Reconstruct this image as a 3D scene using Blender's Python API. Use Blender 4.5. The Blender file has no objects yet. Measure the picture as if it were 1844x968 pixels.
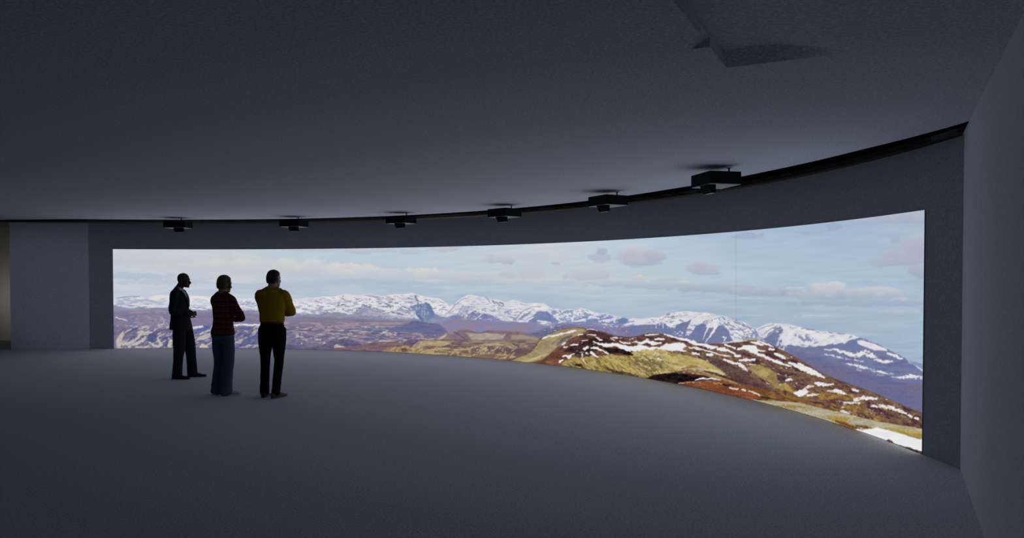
import bpy, bmesh, math, random
import numpy as np
from mathutils import Vector, Matrix, noise
R = math.radians
scene = bpy.context.scene
col = scene.collection

# ------------------------------------------------------------------ helpers
def link(o, parent=None):
    col.objects.link(o)
    if parent: o.parent = parent
    return o
def tag(o, label=None, cat=None, group=None, kind=None):
    if label: o['label'] = label
    if cat: o['category'] = cat
    if group: o['group'] = group
    if kind: o['kind'] = kind
    return o
def obj(name, bm, mat, parent=None, smooth=False):
    me = bpy.data.meshes.new(name)
    bmesh.ops.recalc_face_normals(bm, faces=bm.faces)
    bm.to_mesh(me); bm.free()
    for m in (mat if isinstance(mat, (list, tuple)) else [mat]): me.materials.append(m)
    if smooth:
        for p in me.polygons: p.use_smooth = True
    return link(bpy.data.objects.new(name, me), parent)
def s2l(c): return tuple((v / 255 / 12.92) if v / 255 <= .04045 else ((v / 255 + .055) / 1.055) ** 2.4 for v in c)

def material(name, rgb, rough=.8, spec=.3, grain=None, bump=None, metallic=0):
    """procedural surface; rgb is a linear reflectance, grain = (scale, amount), bump = (scale, strength)"""
    m = bpy.data.materials.new(name); m.use_nodes = True
    nt = m.node_tree; b = nt.nodes['Principled BSDF']
    b.inputs['Roughness'].default_value = rough; b.inputs['Metallic'].default_value = metallic
    b.inputs['Specular IOR Level'].default_value = spec
    b.inputs['Base Color'].default_value = (*rgb, 1)
    tc = nt.nodes.new('ShaderNodeTexCoord')
    if grain:
        n = nt.nodes.new('ShaderNodeTexNoise'); n.inputs['Scale'].default_value = grain[0]; n.inputs['Detail'].default_value = 4
        nt.links.new(tc.outputs['Object'], n.inputs['Vector'])
        r = nt.nodes.new('ShaderNodeValToRGB')
        r.color_ramp.elements[0].position = .3; r.color_ramp.elements[1].position = .7
        r.color_ramp.elements[0].color = (*[v * (1 - grain[1]) for v in rgb], 1)
        r.color_ramp.elements[1].color = (*[v * (1 + grain[1]) for v in rgb], 1)
        nt.links.new(n.outputs['Fac'], r.inputs['Fac']); nt.links.new(r.outputs['Color'], b.inputs['Base Color'])
    if bump:
        n2 = nt.nodes.new('ShaderNodeTexNoise'); n2.inputs['Scale'].default_value = bump[0]; n2.inputs['Detail'].default_value = 5
        bp = nt.nodes.new('ShaderNodeBump'); bp.inputs['Strength'].default_value = bump[1]; bp.inputs['Distance'].default_value = .01
        nt.links.new(tc.outputs['Object'], n2.inputs['Vector']); nt.links.new(n2.outputs['Fac'], bp.inputs['Height'])
        nt.links.new(bp.outputs['Normal'], b.inputs['Normal'])
    return m
# ---- the panorama shown on the screen: evaluated as a procedural picture over chart coordinates (cx, cy) ----
import numpy as np
def _h(ix, iy, s):
    n = (ix.astype(np.int64) * 374761393 + iy.astype(np.int64) * 668265263 + s * 1442695041) & 0xffffffff
    n = ((n ^ (n >> 13)) * 1274126177) & 0xffffffff
    n = n ^ (n >> 16)
    return (n & 0xffff) / 65535.0
def vn(x, y, s=0):
    ix = np.floor(x); iy = np.floor(y); fx = x - ix; fy = y - iy
    fx = fx * fx * (3 - 2 * fx); fy = fy * fy * (3 - 2 * fy)
    a = _h(ix, iy, s); b = _h(ix + 1, iy, s); c = _h(ix, iy + 1, s); d = _h(ix + 1, iy + 1, s)
    return (a * (1 - fx) + b * fx) * (1 - fy) + (c * (1 - fx) + d * fx) * fy
def fbm(x, y, s=0, o=4):
    t = 0; a = .5; n = 0
    for k in range(o):
        t = t + a * vn(x * 2 ** k + 17.3 * k, y * 2 ** k - 9.1 * k, s + k * 7); n += a; a *= .5
    return t / n
def ss(a, b, v):
    t = np.clip((v - a) / (b - a), 0, 1); return t * t * (3 - 2 * t)
class Chart:
    def __init__(s, x, y):
        s.lid = None; s.x = x; s.y = y; s.c = np.zeros((len(x), 3))
    def put(s, idx, m, col):
        m = m[:, None]
        s.c[idx] = s.c[idx] * (1 - m) + col * m
    def tone(s, idx, col, col2, sc, seed, k=1.6):
        col = np.array(col, float)
        if col2 is None: return col
        x = s.x[idx]; y = s.y[idx]
        n = fbm(x / sc[0] + y * (sc[2] if len(sc) > 2 else 0), y / sc[1], seed, 4)
        n = np.clip((n - .5) * k * 1.6 + .5, 0, 1)[:, None]
        return col * (1 - n) + np.array(col2, float) * n
    def under(s, r, col, col2=None, sc=(12, 5), seed=1, rough=1.0, rs=9, soft=.7, a=1, depth=None):
        r = np.array(r, float)
        i = np.nonzero((s.x >= r[0, 0] - 1) & (s.x <= r[-1, 0] + 1) & (s.y > r[:, 1].min() - 6))[0]
        x = s.x[i]; y = s.y[i]
        yr = np.interp(x, r[:, 0], r[:, 1]) + rough * 2 * (fbm(x / rs, x * 0 + .5, seed + 50, 4) - .5)
        m = ss(-soft, soft, y - yr) * a
        if depth: m = m * ss(depth, depth * .5, y - yr)
        s.put(i, m, s.tone(i, col, col2, sc, seed))
    def poly(s, p, col, col2=None, sc=(12, 5), seed=1, soft=1.0, warp=1.5, ws=7, a=1):
        p = np.array(p, float); q = 3 + warp * 1.5 + soft
        i = np.nonzero((s.x > p[:, 0].min() - q) & (s.x < p[:, 0].max() + q) & (s.y > p[:, 1].min() - q) & (s.y < p[:, 1].max() + q))[0]
        if not len(i): return
        x0 = s.x[i]; y0 = s.y[i]
        x = x0 + warp * 2.4 * (fbm(x0 / ws, y0 / ws, seed + 3, 3) - .5)
        y = y0 + warp * 1.8 * (fbm(x0 / ws, y0 / ws, seed + 9, 3) - .5)
        ins = np.zeros(len(x), bool); d = np.full(len(x), 1e9)
        for k in range(len(p)):
            ax, ay = p[k]; bx, by = p[(k + 1) % len(p)]
            if ay != by:
                ins ^= ((ay > y) != (by > y)) & (x < (bx - ax) * (y - ay) / (by - ay) + ax)
            L = (bx - ax) ** 2 + (by - ay) ** 2 + 1e-9
            t = np.clip(((x - ax) * (bx - ax) + (y - ay) * (by - ay)) / L, 0, 1)
            d = np.minimum(d, np.hypot(x - ax - t * (bx - ax), y - ay - t * (by - ay)))
        m = ss(-soft, soft, np.where(ins, d, -d)) * a
        s.put(i, m, s.tone(i, col, col2, sc, seed))
    def line(s, p, w, col, seed=1, warp=1.2, ws=5, soft=.7, a=1, brk=0, bs=4):
        p = np.array(p, float); w = np.interp(np.linspace(0, 1, len(p)), np.linspace(0, 1, len(w)), w) if isinstance(w, (list, tuple)) else np.full(len(p), float(w))
        q = 4 + w.max() + warp
        i = np.nonzero((s.x > p[:, 0].min() - q) & (s.x < p[:, 0].max() + q) & (s.y > p[:, 1].min() - q) & (s.y < p[:, 1].max() + q))[0]
        if not len(i): return
        x0 = s.x[i]; y0 = s.y[i]
        x = x0 + warp * 2 * (fbm(x0 / ws, y0 / ws, seed + 3, 3) - .5)
        y = y0 + warp * 2 * (fbm(x0 / ws, y0 / ws, seed + 9, 3) - .5)
        m = np.zeros(len(x)); rag = .45 + 1.1 * fbm(x0 / 3.5, y0 / 2.2, seed + 33, 3)
        for k in range(len(p) - 1):
            ax, ay = p[k]; bx, by = p[k + 1]; L = (bx - ax) ** 2 + (by - ay) ** 2 + 1e-9
            t = np.clip(((x - ax) * (bx - ax) + (y - ay) * (by - ay)) / L, 0, 1)
            d = np.hypot(x - ax - t * (bx - ax), y - ay - t * (by - ay))
            m = np.maximum(m, ss(soft, -soft, d - (w[k] * (1 - t) + w[k + 1] * t) / 2 * rag))
        if brk: m = m * ss(brk - .08, brk + .08, fbm(x0 / bs, y0 / bs * 1.5, seed + 21, 3))
        s.put(i, m * a, np.array(col, float))
    def specks(s, box, col, thr, sc=(4, 2), seed=5, a=1, shear=0, edge=6, fw=.07, o=4):
        x0, y0, x1, y1 = box
        i = np.nonzero((s.x > x0) & (s.x < x1) & (s.y > y0) & (s.y < y1))[0]
        if not len(i): return
        x = s.x[i]; y = s.y[i]
        n = fbm(x / sc[0], (y + x * shear) / sc[1], seed, o)
        e = np.minimum(np.minimum(x - x0, x1 - x), np.minimum(y - y0, y1 - y) * 2)
        m = ss(thr - fw, thr + fw, n) * a * ss(0, edge, e)
        if s.lid is not None: m = m * ss(.5, 2.5, s.y[i] - np.interp(s.x[i], s.lid[:, 0], s.lid[:, 1]))
        s.put(i, m, np.array(col, float))
    def cloud(s, cx, cy, rx, ry, top, bot, a=1, seed=1, k=.9, sx=None):
        i = np.nonzero((abs(s.x - cx) < rx * 1.7) & (abs(s.y - cy) < ry * 1.8))[0]
        x = s.x[i]; y = s.y[i]; sx = sx or ry * 1.6
        n = fbm(x / sx, y / (sx * .6), seed, 5)
        d = np.sqrt(((x - cx) / rx) ** 2 + ((y - cy) / ry) ** 2) + (n - .5) * k * 1.6
        m = ss(1.18, .70, d) * a; top = np.array(top) * (.972, .998, 1.0); bot = np.array(bot) * ((.915, .94, .975) if cx > 1000 else (.945, .965, .98))
        v = np.clip((y - cy) / ry * .5 + .5 + (n - .5) * .8, 0, 1)[:, None]
        s.put(i, m, np.array(top, float) * (1 - v) + np.array(bot, float) * v)

def panorama(X, Y):
    C = Chart(X, Y); x = X; y = Y
    top = np.interp(x, [207, 600, 900, 1130, 1325, 1671], [448, 447.6, 440.8, 431, 414, 377])
    RIDGE = [(190,537),(209,536),(223,534.3),(250,534),(268,535),(278,532),(291,530.5),(307,532),(345,532),(373,533),(400,535),(433,537),(462,537),(526,538),(545,537),(565,535),(586,533.4),(600,534),(612,531),(625,529),(645,531),(666,528),(678,531),(689,533),(699,531),(716,529),(732,529),(743,527),(753,530),(765,533.4),(780,536),(790,537),(800,542),(810,552),(813.5,547),(817,550),(823.4,542),(831,536),(841,531),(849,530),(862,533),(874,535.5),(887,538.6),(901.6,540.5),(909,544),(919,540.5),(924,539),(934,542),(944,545),(961,545.4),(980,545.4),(986,550),(996,556),(1004.5,555),(1014,558.5),(1023,556),(1029,555.5),(1036,559),(1046.5,554),(1058,557),(1070,561.6),(1081,564.5),(1093,563),(1104,568),(1119,571),(1132,574.5),(1142,572),(1154,574),(1174,571),(1186.6,571.7),(1197.5,565.5),(1216,561.6),(1238,559.6),(1259.5,562.4),(1272,562.4),(1290.5,567),(1303,567.8),(1321.4,574.8),(1340,580),(1352.4,587),(1361.7,591),(1371,587),(1383.4,582.5),(1390,581.5),(1417,583),(1438.6,587.5),(1457,594),(1484,595.5),(1500,598),(1532.6,602),(1549,607.6),(1578,618),(1602.4,630.4),(1624,642.5),(1645,656),(1667,668),(1690,676)]
    R = np.array(RIDGE, float)
    ry = np.interp(x, R[:, 0], R[:, 1])
    v = np.clip((y - top) / (ry - top), 0, 1)[:, None]
    def g(xs, cs): return np.stack([np.interp(x, xs, [c[k] for c in cs]) for k in range(3)], 1)
    xs = [207, 420, 620, 800, 1000, 1150, 1340, 1500, 1670]
    t0 = g(xs, [(190,205,217),(188,204,216),(178,203,219),(186,203,218),(198,206,217),(180,202,219),(164,188,213),(158,184,213),(165,186,210)])
    t1 = g(xs, [(196,204,216),(196,203,214),(186,200,214),(188,203,214),(190,203,213),(186,202,213),(172,197,214),(168,193,213),(164,188,210)])
    t2 = g(xs, [(188,202,218),(188,200,216),(176,192,210),(170,190,209),(168,188,208),(172,190,207),(160,182,205),(160,182,204),(156,180,205)])
    C.c = np.where(v < .5, t0 * (1 - 2 * v) + t1 * 2 * v, t1 * (2 - 2 * v) + t2 * (2 * v - 1))
    n = fbm(x / 70, y / 7, 3, 5) - .5; C.c += (n * 26 * v[:, 0])[:, None] * np.array([1.1, .8, .5])
    n = fbm(x / 40, (y + x * .09) / 5, 31, 4) - .5; C.c += (n * 10)[:, None] * np.array([1, .8, .5])
    W = (212,210,211); P = (203,202,212); G = (180,190,207)
    # left: broad cream bank over grey-blue streaks
    C.cloud(260,462,120,13,(206,207,211),(202,205,213),.85,2); C.cloud(370,468,150,14,(209,208,209),(205,205,211),.9,4); C.cloud(470,480,130,17,(214,211,209),(203,204,211),.9,6)
    C.cloud(300,480,60,5,W,P,.5,8); C.cloud(250,497,60,7,(180,191,209),(184,196,213),.8,9); C.cloud(285,508,90,5,(183,193,209),(190,202,215),.7,10)
    C.cloud(560,486,90,14,(214,211,210),(196,200,211),.9,11); C.cloud(565,474,20,7,(219,216,213),(208,207,210),.9,12)
    C.cloud(635,487,60,13,(222,216,211),(203,204,212),.95,14,k=.7); C.cloud(620,479,26,6,(224,218,211),(212,208,210),.9,15); C.cloud(690,493,60,9,(207,206,210),(196,200,211),.9,16)
    C.cloud(760,493,70,10,(214,211,209),(196,200,210),.9,18,k=.7); C.cloud(765,487,30,5,(221,216,210),(212,209,210),.9,19); C.cloud(830,497,60,9,(211,208,208),(190,197,209),.9,20); C.cloud(860,503,40,6,(204,204,209),(185,195,209),.7,21)
    for cx, cy, rx, r_, sd in [(640,506,80,5,22),(720,509,50,5,23),(560,512,80,6,24),(480,515,70,7,25),(820,511,90,4,26),(700,518,70,3,27),(760,522,60,3,28)]:
        C.cloud(cx, cy, rx, r_, (176,188,206), (180,192,209), .5, sd)
    for cx, cy, rx, r_, sd in [(650,452,36,6,30),(690,450,22,5,31),(735,452,20,5,32),(795,448,28,5,33),(820,446,16,4,34),(560,449,60,3,29)]:
        C.cloud(cx, cy, rx, r_, (197,195,207), (190,194,208), .85, sd)
    C.cloud(900,468,26,7,(190,190,205),(184,188,203),.95,35,k=.6); C.cloud(884,464,9,5,(180,184,202),(184,188,203),.8,36); C.cloud(915,472,12,4,(188,188,203),(182,187,203),.8,37)
    C.cloud(860,463,80,8,(200,204,214),(196,204,213),.6,38); C.cloud(1000,474,10,3,(182,188,205),(180,190,206),.7,39)
    C.cloud(912,494,18,8,(197,198,207),(192,197,208),.85,40); C.cloud(955,494,28,10,(196,197,207),(196,199,208),.85,41); C.cloud(940,507,44,6,(205,204,208),(190,198,209),.8,42)
    C.cloud(1000,508,40,6,(205,204,210),(186,196,210),.8,43); C.cloud(1018,497,5,4,(188,195,208),(186,196,210),.7,44)
    # the double cloud and its neighbours
    C.cloud(1085,463,19,11,(186,189,206),(196,195,209),.95,45,k=.5); C.cloud(1083,452,12,7,(172,180,201),(184,188,206),.85,46,k=.5); C.cloud(1067,463,10,6,(184,189,206),(188,192,208),.8,60,k=.5)
    C.cloud(1150,462,46,17,(205,200,207),(186,189,206),.98,47,k=.45); C.cloud(1147,450,20,10,(209,204,208),(200,197,207),.9,48,k=.5); C.cloud(1180,461,22,10,(190,190,206),(180,186,205),.85,49,k=.5); C.cloud(1160,474,36,4,(180,185,203),(178,187,206),.8,59,k=.5)
    C.cloud(1264,484,30,10,(190,190,204),(184,189,204),.95,50,k=.45); C.cloud(1258,476,16,6,(196,194,206),(190,190,204),.85,51,k=.5); C.cloud(1275,491,28,4,(182,187,203),(176,187,205),.8,61,k=.5)
    C.cloud(1065,492,26,12,(201,201,208),(196,199,209),.9,52,k=.6); C.cloud(1045,498,18,8,(190,197,209),(192,198,209),.6,53); C.cloud(1088,494,12,8,(197,198,208),(194,198,208),.8,54); C.cloud(1018+0,507,20,5,(203,203,209),(193,199,210),.8,62)
    C.cloud(1148,501,18,6,(212,207,208),(196,199,208),.85,55); C.cloud(1200,503,26,6,(200,200,208),(190,196,208),.8,56); C.cloud(1100,509,60,7,(200,201,209),(184,193,208),.85,57); C.cloud(1190,514,70,7,(188,193,207),(180,190,207),.85,58)
    C.cloud(1225,509,22,4,(208,205,209),(196,199,208),.8,63); C.cloud(1300,519,90,8,(180,187,204),(172,183,203),.9,64,k=.6); C.cloud(1330,514,30,4,(194,195,207),(182,188,204),.8,65)
    for cx, cy, rx, r_, sd in [(1165,533,50,2.5,66),(1220,537,30,2,67),(1345,537,40,2.5,68),(1470,569,34,3,69)]:
        C.cloud(cx, cy, rx, r_, (196,205,213), (186,198,210), .7, sd)
    # right: long bank, dark underside, bright heads
    C.cloud(1400,524,110,9,(184,190,206),(168,179,200),.92,70,k=.6); C.cloud(1500,530,90,11,(196,197,208),(172,182,203),.95,71,k=.5); C.cloud(1490,516,34,10,(216,212,212),(202,202,209),.95,72,k=.5)
    C.cloud(1580,528,60,10,(204,203,209),(176,186,205),.95,73,k=.5); C.cloud(1575,521,34,6,(210,207,210),(200,201,209),.85,74,k=.5); C.cloud(1635,543,50,8,(194,196,208),(172,183,204),.9,75,k=.5)
    C.cloud(1430,520,18,4,(204,203,210),(190,193,206),.8,76); C.cloud(1550,545,130,6,(168,181,203),(162,180,204),.75,77); C.cloud(1630,562,50,6,(192,197,208),(176,190,207),.8,78)
    C.cloud(1640,462,62,15,(186,186,203),(178,184,203),.97,79,k=.5); C.cloud(1600,472,34,9,(180,184,202),(176,186,205),.9,80,k=.5); C.cloud(1665,440,40,22,(188,187,203),(182,185,203),.97,81,k=.5); C.cloud(1660,487,26,13,(180,182,201),(172,182,203),.95,82,k=.5)
    C.cloud(1612,430,10,9,(172,184,206),(170,186,208),.75,83); C.cloud(1640,392,90,12,(186,187,204),(176,184,204),.95,84,k=.5); C.cloud(1560,398,50,6,(180,184,204),(172,186,208),.8,85)
    C.cloud(1500,408,14,7,(160,174,200),(164,182,207),.8,86); C.cloud(1455,418,26,5,(168,179,204),(168,187,210),.75,87); C.cloud(1345,424,26,6,(164,174,201),(166,184,208),.85,88); C.cloud(1280,424,34,4,(176,188,208),(178,196,213),.7,89)
    # ---------- snowy range ----------
    SN = (226,224,224); SN2 = (206,208,220); RK = (112,122,165)
    C.poly([(1630,648),(1650,651),(1668,657),(1690,660),(1690,700),(1630,700)], (128,150,190), seed=4, warp=.6)
    C.under(RIDGE, SN, SN2, (14, 5), 7, rough=.7, rs=6, soft=.8)
    dep = y - ry
    C.lid = R
    zone = np.interp(x, [207, 300, 420, 530, 640, 740, 800, 850, 960, 1060, 1150, 1250, 1330, 1400, 1500, 1667], [3, 12, 10, 24, 26, 30, 38, 40, 40, 26, 20, 40, 40, 34, 34, 26])
    rk = fbm((x - y * .8) / 13, (y + x * .12) / 2.6, 91, 4); rk2 = fbm((x + y * 1.1) / 11, (y - x * .2) / 3.2, 97, 4)
    m = np.clip(dep / zone, 0, 1) ** 1.3
    th = .72 - .20 * m
    mask = np.maximum(ss(th, th + .08, rk), ss(th + .01, th + .09, rk2)) * ss(1, 3, dep)
    C.put(slice(None), mask * np.interp(x, [380, 560], [.4, .85]), np.stack([np.interp(x, [207, 700, 1200, 1667], [c0, c1, c2, c3]) for c0, c1, c2, c3 in ((164,142,124,118), (176,148,134,128), (204,178,174,170))], 1))
    C.specks((520,528,1110,570), (172,170,188), .66, (10, 2.2), 93, .8, shear=-.15); C.specks((600,528,800,560), (130,128,152), .72, (6, 2), 94, .8, shear=-.2)
    # hazy foot of the range
    foot = [(190,548),(240,549),(300,552),(345,553),(420,556),(470,558),(525,560),(545,565),(570,566),(590,562),(612,563),(628,566),(650,562),(672,566),(700,572),(722,574),(745,572),(770,580),(800,580),(815,568),(840,573),(870,576),(900,578),(960,580),(985,586),(1015,578),(1040,582),(1075,582),(1105,588),(1140,590),(1170,590)]
    C.under(foot, (144,150,180), (132,132,164), (16, 4), 12, rough=3, rs=9, soft=1.6)
    C.under([(190,560),(250,560),(300,563),(345,563),(420,563),(520,570),(600,570),(640,574),(700,578),(740,580),(780,584),(820,592),(900,592),(960,594),(1000,594)], (134,126,150), (122,118,150), (22, 3), 14, rough=1.6, soft=3)
    # left distant slopes
    C.specks((207,538,345,556), (206,211,224), .52, (14, 2.2), 100, .9); C.specks((207,534,300,550), (150,165,195), .55, (12, 2.5), 101, .7)
    C.line([(209,537),(223,534.5),(252,534)], 1.6, (136,148,168), 3, soft=.8)
    C.line([(243,551),(262,550),(275,552)], [1, 3, 1.5], (215,216,226), 4); C.line([(345,555),(372,557)], [3, 2], (222,222,228), 5)
    C.line([(430,545),(450,546),(462,549)], [6, 9, 5], (150,168,200), 6, brk=.42, bs=3); C.line([(419,553),(462,554)], 2, (218,219,226), 7, brk=.4)
    C.under([(190,565),(215,566),(235,562),(260,561),(300,562),(345,563),(380,562),(500,566)], (136,124,152), (122,116,156), (14, 3), 102, rough=.6, soft=1.2)
    C.line([(236,562.5),(262,562),(300,563)], 2.5, (160,140,150), 8, soft=1.4, brk=.35)
    C.line([(207,571),(218,573.5),(228,576.5)], 2, (205,203,218), 9); C.line([(291,571),(296,577),(294,583),(284,586),(290,589)], [2, 2, 2.5, 2.5, 2], (186,180,184), 10, brk=.3, bs=2)
    C.specks((230,566,345,590), (160,150,170), .58, (5, 1.6), 103, .6)
    C.under([(190,584),(209,585),(225,588),(245,589),(262,597),(280,592),(300,590),(345,585),(380,584),(500,586)], (100,100,148), (128,112,138), (7, 3.5), 104, rough=2, soft=1.5)
    C.specks((207,584,490,628), (190,180,172), .55, (7, 3.2), 105, .85, shear=.5, fw=.06); C.specks((207,588,500,628), (72,80,134), .60, (8, 3), 106, .8, shear=.4)
    C.poly([(211,626),(209,612),(216,602),(222,595),(223,603),(219,614),(218,627)], (196,186,172), (178,168,165), (4, 3), 107, warp=1.2)
    for p, w in [([(221,620),(232,617),(243,612),(252,604),(262,600)], [5, 5, 4, 5, 3]), ([(230,623),(243,619),(256,613),(262,606)], [2, 4, 5, 3]), ([(246,598),(256,597),(266,599),(272,597)], [2, 4, 3, 2]), ([(270,616),(276,622),(284,624),(291,621),(286,612),(283,606)], [4, 5, 5, 5, 4, 2]), ([(305,622),(307,613),(314,617),(316,606)], [6, 6, 5, 4]), ([(246,624),(262,626),(270,625)], [2, 2, 2])]:
        C.line(p, w, (192,182,172), int(p[0][0]), warp=1.6, ws=5, soft=1)
    C.poly([(264,612),(268,601),(277,598),(284,604),(280,612),(271,615)], (74,84,138), (92,88,130), (5, 3), 110, warp=1.2); C.line([(300,607),(301,616),(298,624)], 4, (78,86,140), 11, soft=1.2)
    C.poly([(344,592),(352,588),(362,585),(378,587),(378,598),(362,600),(345,602)], (80,96,152), (104,108,156), (10, 2), 111, warp=1)
    C.line([(345,593),(356,589),(366,588)], [2, 3, 2], (196,194,206), 12); C.line([(348,589),(364,587)], 2.5, (214,216,226), 13); C.line([(360,601),(372,596),(378,594)], [3, 3], (186,178,186), 14)
    C.poly([(352,612),(360,605),(374,600),(379,600),(379,607),(366,611),(354,613)], (194,184,172), (176,166,168), (5, 3), 112, warp=1); C.poly([(358,625),(364,618),(370,620),(376,626)], (196,186,172), seed=113, warp=1)
    # behind the pair: purple plain
    C.line([(418,577),(440,576),(468,577)], 3, (112,112,150), 15, soft=1.6); C.line([(419,586),(436,584),(452,585),(468,584)], [3, 4, 3, 2.5], (222,222,228), 16, warp=1, brk=.3, bs=4)
    C.specks((420,588,500,622), (80,90,145), .52, (9, 4), 115, .7)
    C.under([(488,578),(530,579),(560,577),(600,574),(640,574),(700,576),(745,577),(760,582)], (138,124,146), (122,114,146), (26, 2.5), 120, rough=1, soft=2)
    C.under([(488,586),(530,584),(560,585),(600,586),(700,590),(780,596),(800,602)], (126,114,136), (108,104,138), (18, 3), 121, rough=1, soft=2)
    C.line([(519,592),(535,597),(552,602)], [5, 5, 1], (84,92,140), 17, soft=1.4); C.line([(640,591),(655,590),(672,591)], [2, 3.5, 1.5], (88,116,158), 18, soft=1); C.line([(672,592),(690,593),(706,594)], 2.5, (118,140,166), 19, soft=1.2, brk=.3)
    C.line([(590,588),(615,587),(638,588)], 2, (172,146,156), 20, soft=1.3, brk=.35)
    C.specks((480,578,790,622), (168,146,156), .58, (16, 2.2), 122, .8); C.specks((480,590,790,624), (88,92,140), .56, (15, 3), 123, .75); C.specks((530,585,790,622), (196,180,178), .66, (8, 1.8), 124, .9)
    C.line([(690,598),(700,599),(703,601)], 3, (190,180,170), 21, brk=.3); C.line([(534,604),(546,606)], [4, 2], (186,170,166), 22, brk=.3); C.line([(576,624),(584,617),(592,621)], 2.5, (190,180,174), 23, brk=.35, bs=2)
    C.under([(488,617),(545,622),(575,623),(600,610),(620,609),(640,614),(655,620),(668,624)], (78,78,120), (108,96,130), (9, 4), 125, rough=1.5, soft=1.6, a=.8)
    C.poly([(603,630),(602,622),(606,619),(612,622),(622,624),(624,630)], (198,186,164), (182,168,156), (5, 3), 126, warp=1)
    # cliff mountain
    C.poly([(738,552),(748,548),(762,546),(768,545),(776,552),(782,562),(792,570),(800,573),(797,580),(770,582),(762,578),(752,566),(745,556)], (102,126,172), (126,142,182), (7, 5), 130, soft=.9, warp=1)
    C.line([(766,545),(771,549),(776,559),(781,567)], [2, 6, 6, 1], (98,120,168), 24, soft=1.2); C.line([(748,556),(753,568),(762,578)], [2, 6, 3], (96,112,160), 25, soft=1.3)
    C.specks((742,548,775,568), (182,190,208), .60, (2.5, 5), 131, .6)
    C.poly([(762,577),(790,570),(812,572),(805,584),(780,590),(760,586)], (142,148,184), (134,136,172), (10, 4), 132, soft=2.2)
    C.poly([(790,586),(802,577),(818,573),(850,576),(900,578),(960,582),(985,586),(1000,592),(960,598),(880,600),(820,602),(800,597)], (128,132,176), (146,126,150), (22, 3), 133, soft=2)
    for k, (ax, ay, bx, by) in enumerate([(640,561,655,549), (655,549,668,553), (668,553,690,560), (603,548,622,549), (690,551,698,553), (700,543,718,546), (694,546,703,553), (722,549,736,556), (706,562,728,566), (735,537,752,540), (748,533,753,546)]):
        C.line([(ax, ay), (bx, by)], 2.6, (118,120,150), 30 + k, warp=2, ws=4, soft=1, brk=.42, bs=2.5)
    for k, (ax, ay, bx, by) in enumerate([(652,566,690,568), (690,571,706,573), (715,560,735,567), (668,561,690,566), (700,565,728,569), (730,570,744,566), (625,563,640,560)]):
        C.line([(ax, ay), (bx, by)], 3, (206,207,220), 44 + k, warp=2, ws=4, soft=1, brk=.4, bs=3)
    C.poly([(640,562),(656,550),(668,556),(690,562),(700,567),(735,570),(745,576),(700,577),(650,572)], (128,126,160), (150,146,172), (6, 3), 135, soft=1.6, warp=2.2, a=.55)
    C.poly([(745,577),(790,583),(806,598),(780,601),(740,598),(700,595),(690,590),(718,588)], (88,98,148), (108,106,150), (14, 3), 136, soft=1.6); C.line([(745,582),(772,585),(790,588),(806,599)], [2, 3, 2, 1], (118,110,140), 51, soft=1.3)
    # white dome and the ridges right of it
    C.line([(803,566),(812,557),(820,549),(830,540),(838,536)], [1.5, 2.2, 2, 1], (170,166,176), 52, soft=.8); C.poly([(825,563),(831,553),(842,551),(852,550),(858,553),(846,560),(836,571),(824,572),(812,570)], (142,146,180), (196,198,212), (2.2, 4), 137, soft=1.2, warp=1.5, a=.9)
    C.poly([(808,570),(825,566),(836,571),(830,575),(812,574)], (122,134,178), seed=138, soft=1.6)
    C.poly([(839,573),(846,563),(856,559),(866,564),(876,565),(889,568),(898,572),(904,577),(870,577),(845,577)], (112,124,174), (132,132,172), (5, 4), 139, soft=1.2, warp=1.4); C.line([(856,574),(864,568),(868,565)], 1.6, (214,216,226), 53); C.line([(872,562),(885,565),(894,566),(904,574)], [1.5, 2, 2, 1.5], (206,206,218), 54)
    C.specks((840,558,912,577), (204,206,220), .63, (5, 2), 140, .8)
    for k, (pts, w) in enumerate([([(887,541),(891,546)], 2.5), ([(893,543),(897,547)], 2), ([(899,544),(905,546),(907,550)], 2.5), ([(898,549),(904,551)], 2), ([(875,536),(880,540),(884,546)], 1)]):
        C.line(pts, w, (132,138,166), 56 + k, warp=1, ws=3, soft=.8)
    C.line([(884,552),(896,561),(908,571),(914,574)], [1, 1.5, 2, 1.5], (176,178,196), 61, soft=1, brk=.3); C.poly([(914,563),(918,559),(922,561),(920,566),(916,567)], (160,166,194), seed=141, soft=1, warp=.8); C.poly([(917,563),(919,561.5),(920,564)], SN, seed=142, soft=.8, warp=.4)
    C.line([(929,573),(938,563),(948,556),(960,552),(975,551)], [3, 2, 1.5, 1, 1], (150,150,180), 62, soft=.9); C.line([(937,574),(945,568),(956,561)], [5, 5, 2], (138,144,184), 63, soft=1); C.line([(945,556),(950,560),(975,559)], 1.2, (186,184,200), 64)
    C.poly([(946,578),(958,569),(968,561),(975,560),(984,560),(992,566),(1000,574),(1010,579),(990,582),(965,580)], (104,124,174), (124,132,176), (5, 4), 143, soft=1.2, warp=1.5)
    C.line([(948,579),(955,574),(962,570)], [3, 3, 1], (212,214,224), 65); C.line([(968,577),(980,579),(992,581)], [2, 4, 2], (212,212,222), 66); C.line([(960,564),(966,560)], 2.5, (208,210,222), 67); C.line([(899,575),(910,576),(920,577),(940,578)], [1.5, 2, 1.6, 1.5], (214,213,222), 68, brk=.35, bs=3)
    C.specks((990,556,1120,584), (128,144,188), .53, (4.5, 3.5), 144, .85, shear=-.25); C.specks((1030,568,1145,588), (118,130,178), .46, (9, 3), 145, .9, shear=.2, fw=.07)
    C.line([(1035,578),(1050,576),(1066,570),(1078,573)], [2, 5, 3, 3], (214,215,225), 69, brk=.3); C.line([(1078,578),(1095,577),(1110,572)], [2, 5, 3], (212,214,226), 70, brk=.3); C.poly([(1112,577),(1120,571),(1132,574),(1128,582),(1114,586)], (104,128,176), seed=146, soft=1.2)
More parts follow.
